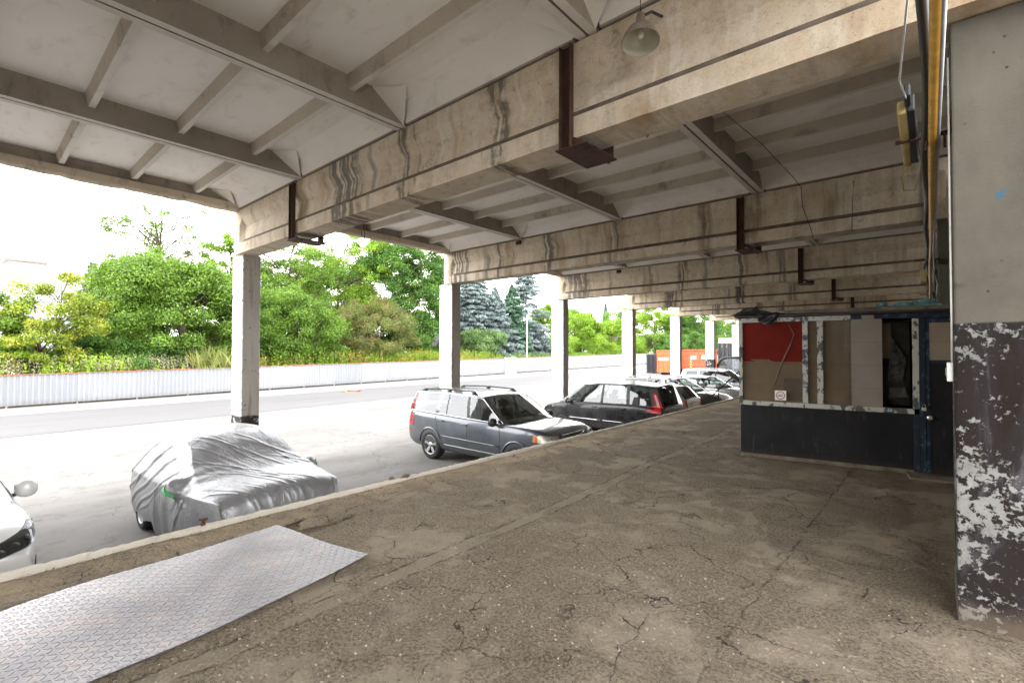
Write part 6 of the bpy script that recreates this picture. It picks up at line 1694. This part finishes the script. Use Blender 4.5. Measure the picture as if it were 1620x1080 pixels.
tat(632, 366, -45, 150, LD, 'maple_tree', 'large dark green round maple left of the second column', 12, base=.02, ncl=190, lpc=135, ls=.34, clr=.19, hollow=.62, trunk=.26)
tat(588, 468, -39.5, 130, LO, 'olive_shrub', 'rounded olive brown shrub in front of the dark maple', 13, base=.0, ncl=90, lpc=130, ls=.19, clr=.19, hollow=.5, cat='shrub')
tat(660, 492, -42, 80, LD, 'maple_sapling', 'young bright leaved maple at the foot of the dark maple', 18, base=.0, ncl=40, lpc=110, ls=.3)
tat(712, 470, -52, 90, LD, 'broadleaf_tree', 'dark green tree directly behind the second column', 19, base=.0, ncl=50, lpc=90, ls=.36)
for (u_, v_, X, rb, mt, sd, lab, kw) in ((748, 395, -46, 6.6, LS, 51, 'big blue spruce just right of the second column', {}), (783, 455, -44.5, 5.2, LS, 52, 'shorter blue spruce between the big spruce and the green spruce', {}),
        (810, 450, -45, 4.6, LSG, 53, 'greenish spruce in the middle of the spruce group', {}), (832, 400, -46.5, 5.2, LS, 54, 'tall blue spruce with a bare gap in its trunk behind the street lamp', dict(gap=(.36, .62))), (852, 508, -45.5, 3.2, LS, 55, 'small blue spruce at the right end of the spruce group', {})):
    q = at(u_, v_, X); spruce('spruce_tree', lab, q.x, q.y, TZ - .3, q.z - TZ + .3, rb, mt, sd, 1.25, **kw)
tat(762, 516, -41.2, 80, LF, 'feathery_shrub', 'feathery light green shrub behind the fence right of the second column', 20, base=.0, ncl=50, lpc=110, ls=.3, clr=.22, hollow=.4, cat='shrub')
tat(800, 560, -42.5, 55, LB, 'low_shrub', 'low green shrub under the spruces by the street lamp', 21, base=.0, ncl=18, lpc=80, ls=.24, cat='shrub')
tat(872, 474, -52, 85, LB, 'lime_green_tree', 'bright lime green tree directly behind the third column', 22, base=.03, ncl=70, lpc=110, ls=.42, clr=.2)
tat(918, 486, -50, 78, LB, 'lime_green_tree', 'bright lime green tree just right of the third column', 23, base=.03, ncl=70, lpc=110, ls=.42, clr=.2)
tat(962, 498, -50.5, 78, LB, 'lime_green_tree', 'bright lime green tree left of the fourth column', 24, base=.03, ncl=64, lpc=110, ls=.42, clr=.2)
tat(905, 482, -62, 80, LG, 'broadleaf_tree', 'mid green tree above the lime green trees right of the third column', 25, base=.05, ncl=50, lpc=90, ls=.5)
tat(985, 480, -64, 75, LG, 'broadleaf_tree', 'mid green tree rising behind the fourth column', 26, base=.05, ncl=50, lpc=90, ls=.5)
q = at(958, 478, -72); spruce('spruce_tree', 'far small spruce top over the lime green trees', q.x, q.y, GZ, q.z - GZ, 3.0, LS, 56, .6, ls=.5)
tat(1036, 474, -48, 82, LB, 'ash_tree', 'fresh green tree between the fourth and fifth columns behind the pallets', 27, base=.0, ncl=90, lpc=100, ls=.42, clr=.18)
tat(1075, 486, -44, 70, LD, 'broadleaf_tree', 'dark green tree behind the orange skip and the fifth column', 28, base=.0, ncl=56, lpc=100, ls=.46)
tat(1108, 488, -40, 66, LD, 'broadleaf_tree', 'deep green tree above the red container right of the fifth column', 29, base=.0, ncl=60, lpc=100, ls=.44)
tat(1150, 486, -38, 72, LG, 'broadleaf_tree', 'green tree above the pallet stacks right of the sixth column', 30, base=.05, ncl=56, lpc=100, ls=.44)
tat(1200, 480, -34, 80, LG, 'broadleaf_tree', 'green tree hidden behind the booth', 35, base=.05, ncl=40, lpc=80, ls=.44)

for i_, (u_, v_, X_, w_, mt_, lab_) in enumerate((
    (165, 535, -36.5, 100, LG, 'round green bush at the left foot of the big dense tree'),
    (250, 540, -36.0, 110, LD, 'dark green bush in front of the big dense tree'),
    (335, 545, -36.5, 90, LG, 'green bush at the right foot of the big dense tree'),
    (425, 530, -38.0, 90, LD, 'dark green bush just right of the first column'),
    (490, 535, -38.2, 110, LG, 'mid green bush under the loose grey limbed tree'),
    (545, 545, -40.0, 80, LB, 'light green bush left of the olive brown shrub'),
    (690, 548, -43.5, 70, LD, 'dark bush between maple sapling and second column'),
    (20, 545, -35.6, 120, LB, 'light green bush at the left edge of the weeds'),
    (880, 532, -47, 70, LB, 'bright green bush below the lime trees at the third column'),
    (935, 535, -47, 80, LB, 'bright green bush below the lime trees, middle of three'),
    (985, 530, -48, 80, LB, 'bright green bush below the lime trees at the fourth column'),
    (1035, 525, -44, 70, LG, 'green bush behind the left pallet stack'))):
    tat(u_, v_, X_, w_, mt_, 'bush', lab_, 60 + i_, base=.0, ncl=42, lpc=85, ls=.22 if X_ > -42 else .32, clr=.22, hollow=.45, cat='bush')

for i_, (u_, v_, X_, w_, mt_, lab_) in enumerate((
    (430, 415, -56, 150, LG, 'broad tree in the back row right of the first column'),
    (520, 402, -57, 150, LD, 'dark broad tree in the back row behind the olive brown shrub'),
    (690, 425, -58, 120, LG, 'tree in the back row between the maple and the second column'),
    (300, 420, -54, 170, LD, 'dark tree in the back row behind the big dense tree'),
    (1060, 500, -58, 80, LG, 'tree in the back row over the orange skip'),
    (1130, 494, -48, 90, LD, 'dark tree in the back row over the pallet stacks'))):
    tat(u_, v_, X_, w_, mt_, 'broadleaf_tree', lab_, 90 + i_, base=.0, ncl=90, lpc=60, ls=.45, clr=.2, hollow=.4)
for i_, (u_, w_, lab_) in enumerate(((1062, 60, 'bush behind the orange skip container'), (1098, 60, 'bush behind the red container'), (1140, 60, 'bush behind the tall pallet stacks'))):
    tat(u_, 522, -40 + 3 * i_, w_, LD, 'bush', lab_, 80 + i_, base=.0, ncl=40, lpc=60, ls=.4, clr=.22, hollow=.4, cat='bush')

# bank behind the fence and its weeds
bank = MB()
ysb = np.linspace(-25, 120, 60)
vs = []
for y in ysb:
    fx_ = fence_x(y); vs += [(fx_ - .25, y, GZ - .1), (fx_ - .9, y, GZ + .9), (fx_ - 3.5, y, TZ + .06), (fx_ - 90, y, TZ)]
for i in range(len(ysb) - 1):
    for k in range(3): bank.f.append([i * 4 + k, i * 4 + k + 1, i * 4 + k + 5, i * 4 + k + 4]); bank.m.append(0)
bank.v = vs; tag(bank.build('terrain', M_['soil'], smooth=True), kind='structure')

wr_ = np.random.default_rng(77)
def weeds(name, y0, y1, n, mat, hmin, hmax, size, dx0=.5, dx1=4.5, clump=1.0, kind='leafy'):
    V = []
    yc = wr_.uniform(y0, y1, max(4, int((y1 - y0) * 1.5)))
    for i in range(n):
        y = yc[wr_.integers(len(yc))] + wr_.normal() * .8 * clump; dx = wr_.uniform(dx0, dx1)
        g0 = GZ + .9 + (TZ + .06 - GZ - .9) * min(1, max(0, (dx - .9) / 2.6)); h = wr_.uniform(hmin, hmax)
        V.append((fence_x(y) - dx, y, g0, h))
    V = np.array(V); out = []
    for lev in np.linspace(.15, 1.0, 7):
        C = V[:, :3].copy(); C[:, 2] += V[:, 3] * lev; C[:, :2] += wr_.normal(0, .10 * (1.2 - lev), (len(C), 2))
        nr = wr_.standard_normal((len(C), 3)) * .7 + np.array([.3, -.2, .6]); nr /= np.linalg.norm(nr, axis=1, keepdims=True)
        out.append(leaf_quads(C, nr, size * (1.25 - .5 * lev), wr_, 2.6 if kind == 'leafy' else 5.0, -.6))
    o = crown_mesh(name, np.vstack(out), mat, None); return tag(o, None, None, None, 'stuff')
tag(weeds('weeds', -14, 10, 2400, leaf_mat('weed_bright', (.11, .22, .014), (.40, .55, .035)), .7, 1.5, .30), 'bright green weeds growing along the back of the white fence', 'weeds')
tag(weeds('wild_flowers', -12, 12, 2300, leaf_mat('flower_head_pale', (.42, .36, .28), (.72, .62, .52)), 1.0, 1.5, .10, .4, 1.8), 'pale pinkish flower heads among the weeds behind the fence', 'flowers')
tag(weeds('weeds', 10, 40, 3200, leaf_mat('weed_mixed', (.10, .18, .018), (.34, .45, .05), (.42, .24, .09)), .7, 1.7, .30), 'mixed green and rusty weeds behind the fence between first and second columns', 'weeds')
tag(weeds('weeds', 40, 100, 2600, LG, .4, 1.2, .40), 'low green growth behind the far part of the fence', 'weeds')
q = at(337, 560, -34.3)
def reeds(n=420):
    r = np.random.default_rng(90); B = np.column_stack([q.x + r.normal(0, .45, n), q.y + r.normal(0, .7, n), np.full(n, TZ + .1)])
    d = np.column_stack([r.normal(0, .35, n), r.normal(0, .5, n), r.uniform(.8, 1.3, n)]); L = r.uniform(.9, 1.9, (n, 1)); tip = B + d / np.linalg.norm(d, axis=1, keepdims=True) * L
    w = np.column_stack([r.normal(0, .02, n), r.normal(0, .035, n), np.zeros(n)]); mid = (B + tip) / 2 + np.array([0, 0, .12])
    V = np.stack([B, mid + w, tip, mid - w], 1).reshape(-1, 3); o = crown_mesh('reed_clump', V, leaf_mat('reed_leaf', (.14, .18, .04), (.36, .38, .13)), None)
    return tag(o, 'yellowish clump of reedy grass behind the fence left of the first column', 'grass clump')
reeds()
# ------------------------------------------------------------------ sky, sun, camera
w = bpy.data.worlds.new('World'); sc.world = w; w.use_nodes = True
nt = w.node_tree; bg = nt.nodes['Background']
SUN_EL, SUN_AZ = R(50), R(182)        # azimuth of the light source, measured from +Y clockwise
sky = nt.nodes.new('ShaderNodeTexSky'); sky.sky_type = 'NISHITA'; sky.sun_disc = False
sky.sun_elevation = SUN_EL; sky.sun_rotation = SUN_AZ; sky.air_density = 1.0; sky.dust_density = 4.0; sky.ozone_density = 1.0
hs = nt.nodes.new('ShaderNodeHueSaturation'); hs.inputs['Saturation'].default_value = .28; hs.inputs['Value'].default_value = 1.0
nt.links.new(sky.outputs[0], hs.inputs['Color'])
# an even layer of thin cloud over the sky
mx = nt.nodes.new('ShaderNodeMix'); mx.data_type = 'RGBA'; mx.inputs[0].default_value = .8
nt.links.new(hs.outputs[0], mx.inputs[6])
# the cloud is thin: bright towards the horizon, darker overhead
wtc = nt.nodes.new('ShaderNodeTexCoord'); wse = nt.nodes.new('ShaderNodeSeparateXYZ'); nt.links.new(wtc.outputs['Generated'], wse.inputs[0])
wcr = nt.nodes.new('ShaderNodeValToRGB'); nt.links.new(wse.outputs[2], wcr.inputs[0])
el = wcr.color_ramp.elements; el[0].position = 0.0; el[0].color = (1, .985, .96, 1); el[1].position = 1.0; el[1].color = (.27, .275, .29, 1)
e_ = el.new(.38); e_.color = (.94, .93, .92, 1); e_ = el.new(.75); e_.color = (.42, .425, .435, 1)
wsc = nt.nodes.new('ShaderNodeVectorMath'); wsc.operation = 'SCALE'; wsc.inputs['Scale'].default_value = 14.5; nt.links.new(wcr.outputs[0], wsc.inputs[0]); nt.links.new(wsc.outputs[0], mx.inputs[7])
nt.links.new(mx.outputs[2], bg.inputs['Color']); bg.inputs['Strength'].default_value = .115
sl = bpy.data.lights.new('sun', 'SUN'); sl.energy = .7; sl.angle = R(18); sl.color = (1.0, .96, .90)
so = bpy.data.objects.new('sun', sl); link(so)
dirv = Vector((math.sin(SUN_AZ) * math.cos(SUN_EL), math.cos(SUN_AZ) * math.cos(SUN_EL), math.sin(SUN_EL)))
so.rotation_euler = dirv.to_track_quat('Z', 'Y').to_euler(); so.location = (0, 0, 30)

cd = bpy.data.cameras.new('camera'); co_ = bpy.data.objects.new('camera', cd); link(co_)
cd.sensor_width = 36; cd.lens = 757.97 / 1620 * 36; cd.clip_start = .05; cd.clip_end = 2000
a, pi_, ro = R(41.023), R(1.0317), R(.153)
Fv = Vector((-math.sin(a) * math.cos(pi_), math.cos(a) * math.cos(pi_), math.sin(pi_))); Rv = Vector((math.cos(a), math.sin(a), 0)); Uv = Rv.cross(Fv)
R2 = Rv * math.cos(ro) + Uv * math.sin(ro); U2 = -Rv * math.sin(ro) + Uv * math.cos(ro)
Mx = Matrix((R2, U2, -Fv)).transposed().to_4x4(); Mx.translation = (0, 0, CAM_H); co_.matrix_world = Mx
sc.camera = co_
sc.view_settings.view_transform = 'Standard'; sc.view_settings.look = 'None'; sc.view_settings.exposure = 2.7; sc.view_settings.gamma = 1
sc.render.engine = 'CYCLES'
cy = sc.cycles; cy.use_denoising = True; cy.max_bounces = 10; cy.diffuse_bounces = 6; cy.glossy_bounces = 4; cy.transparent_max_bounces = 12; cy.transmission_bounces = 4
cy.sample_clamp_indirect = 6; cy.caustics_reflective = False; cy.caustics_refractive = False
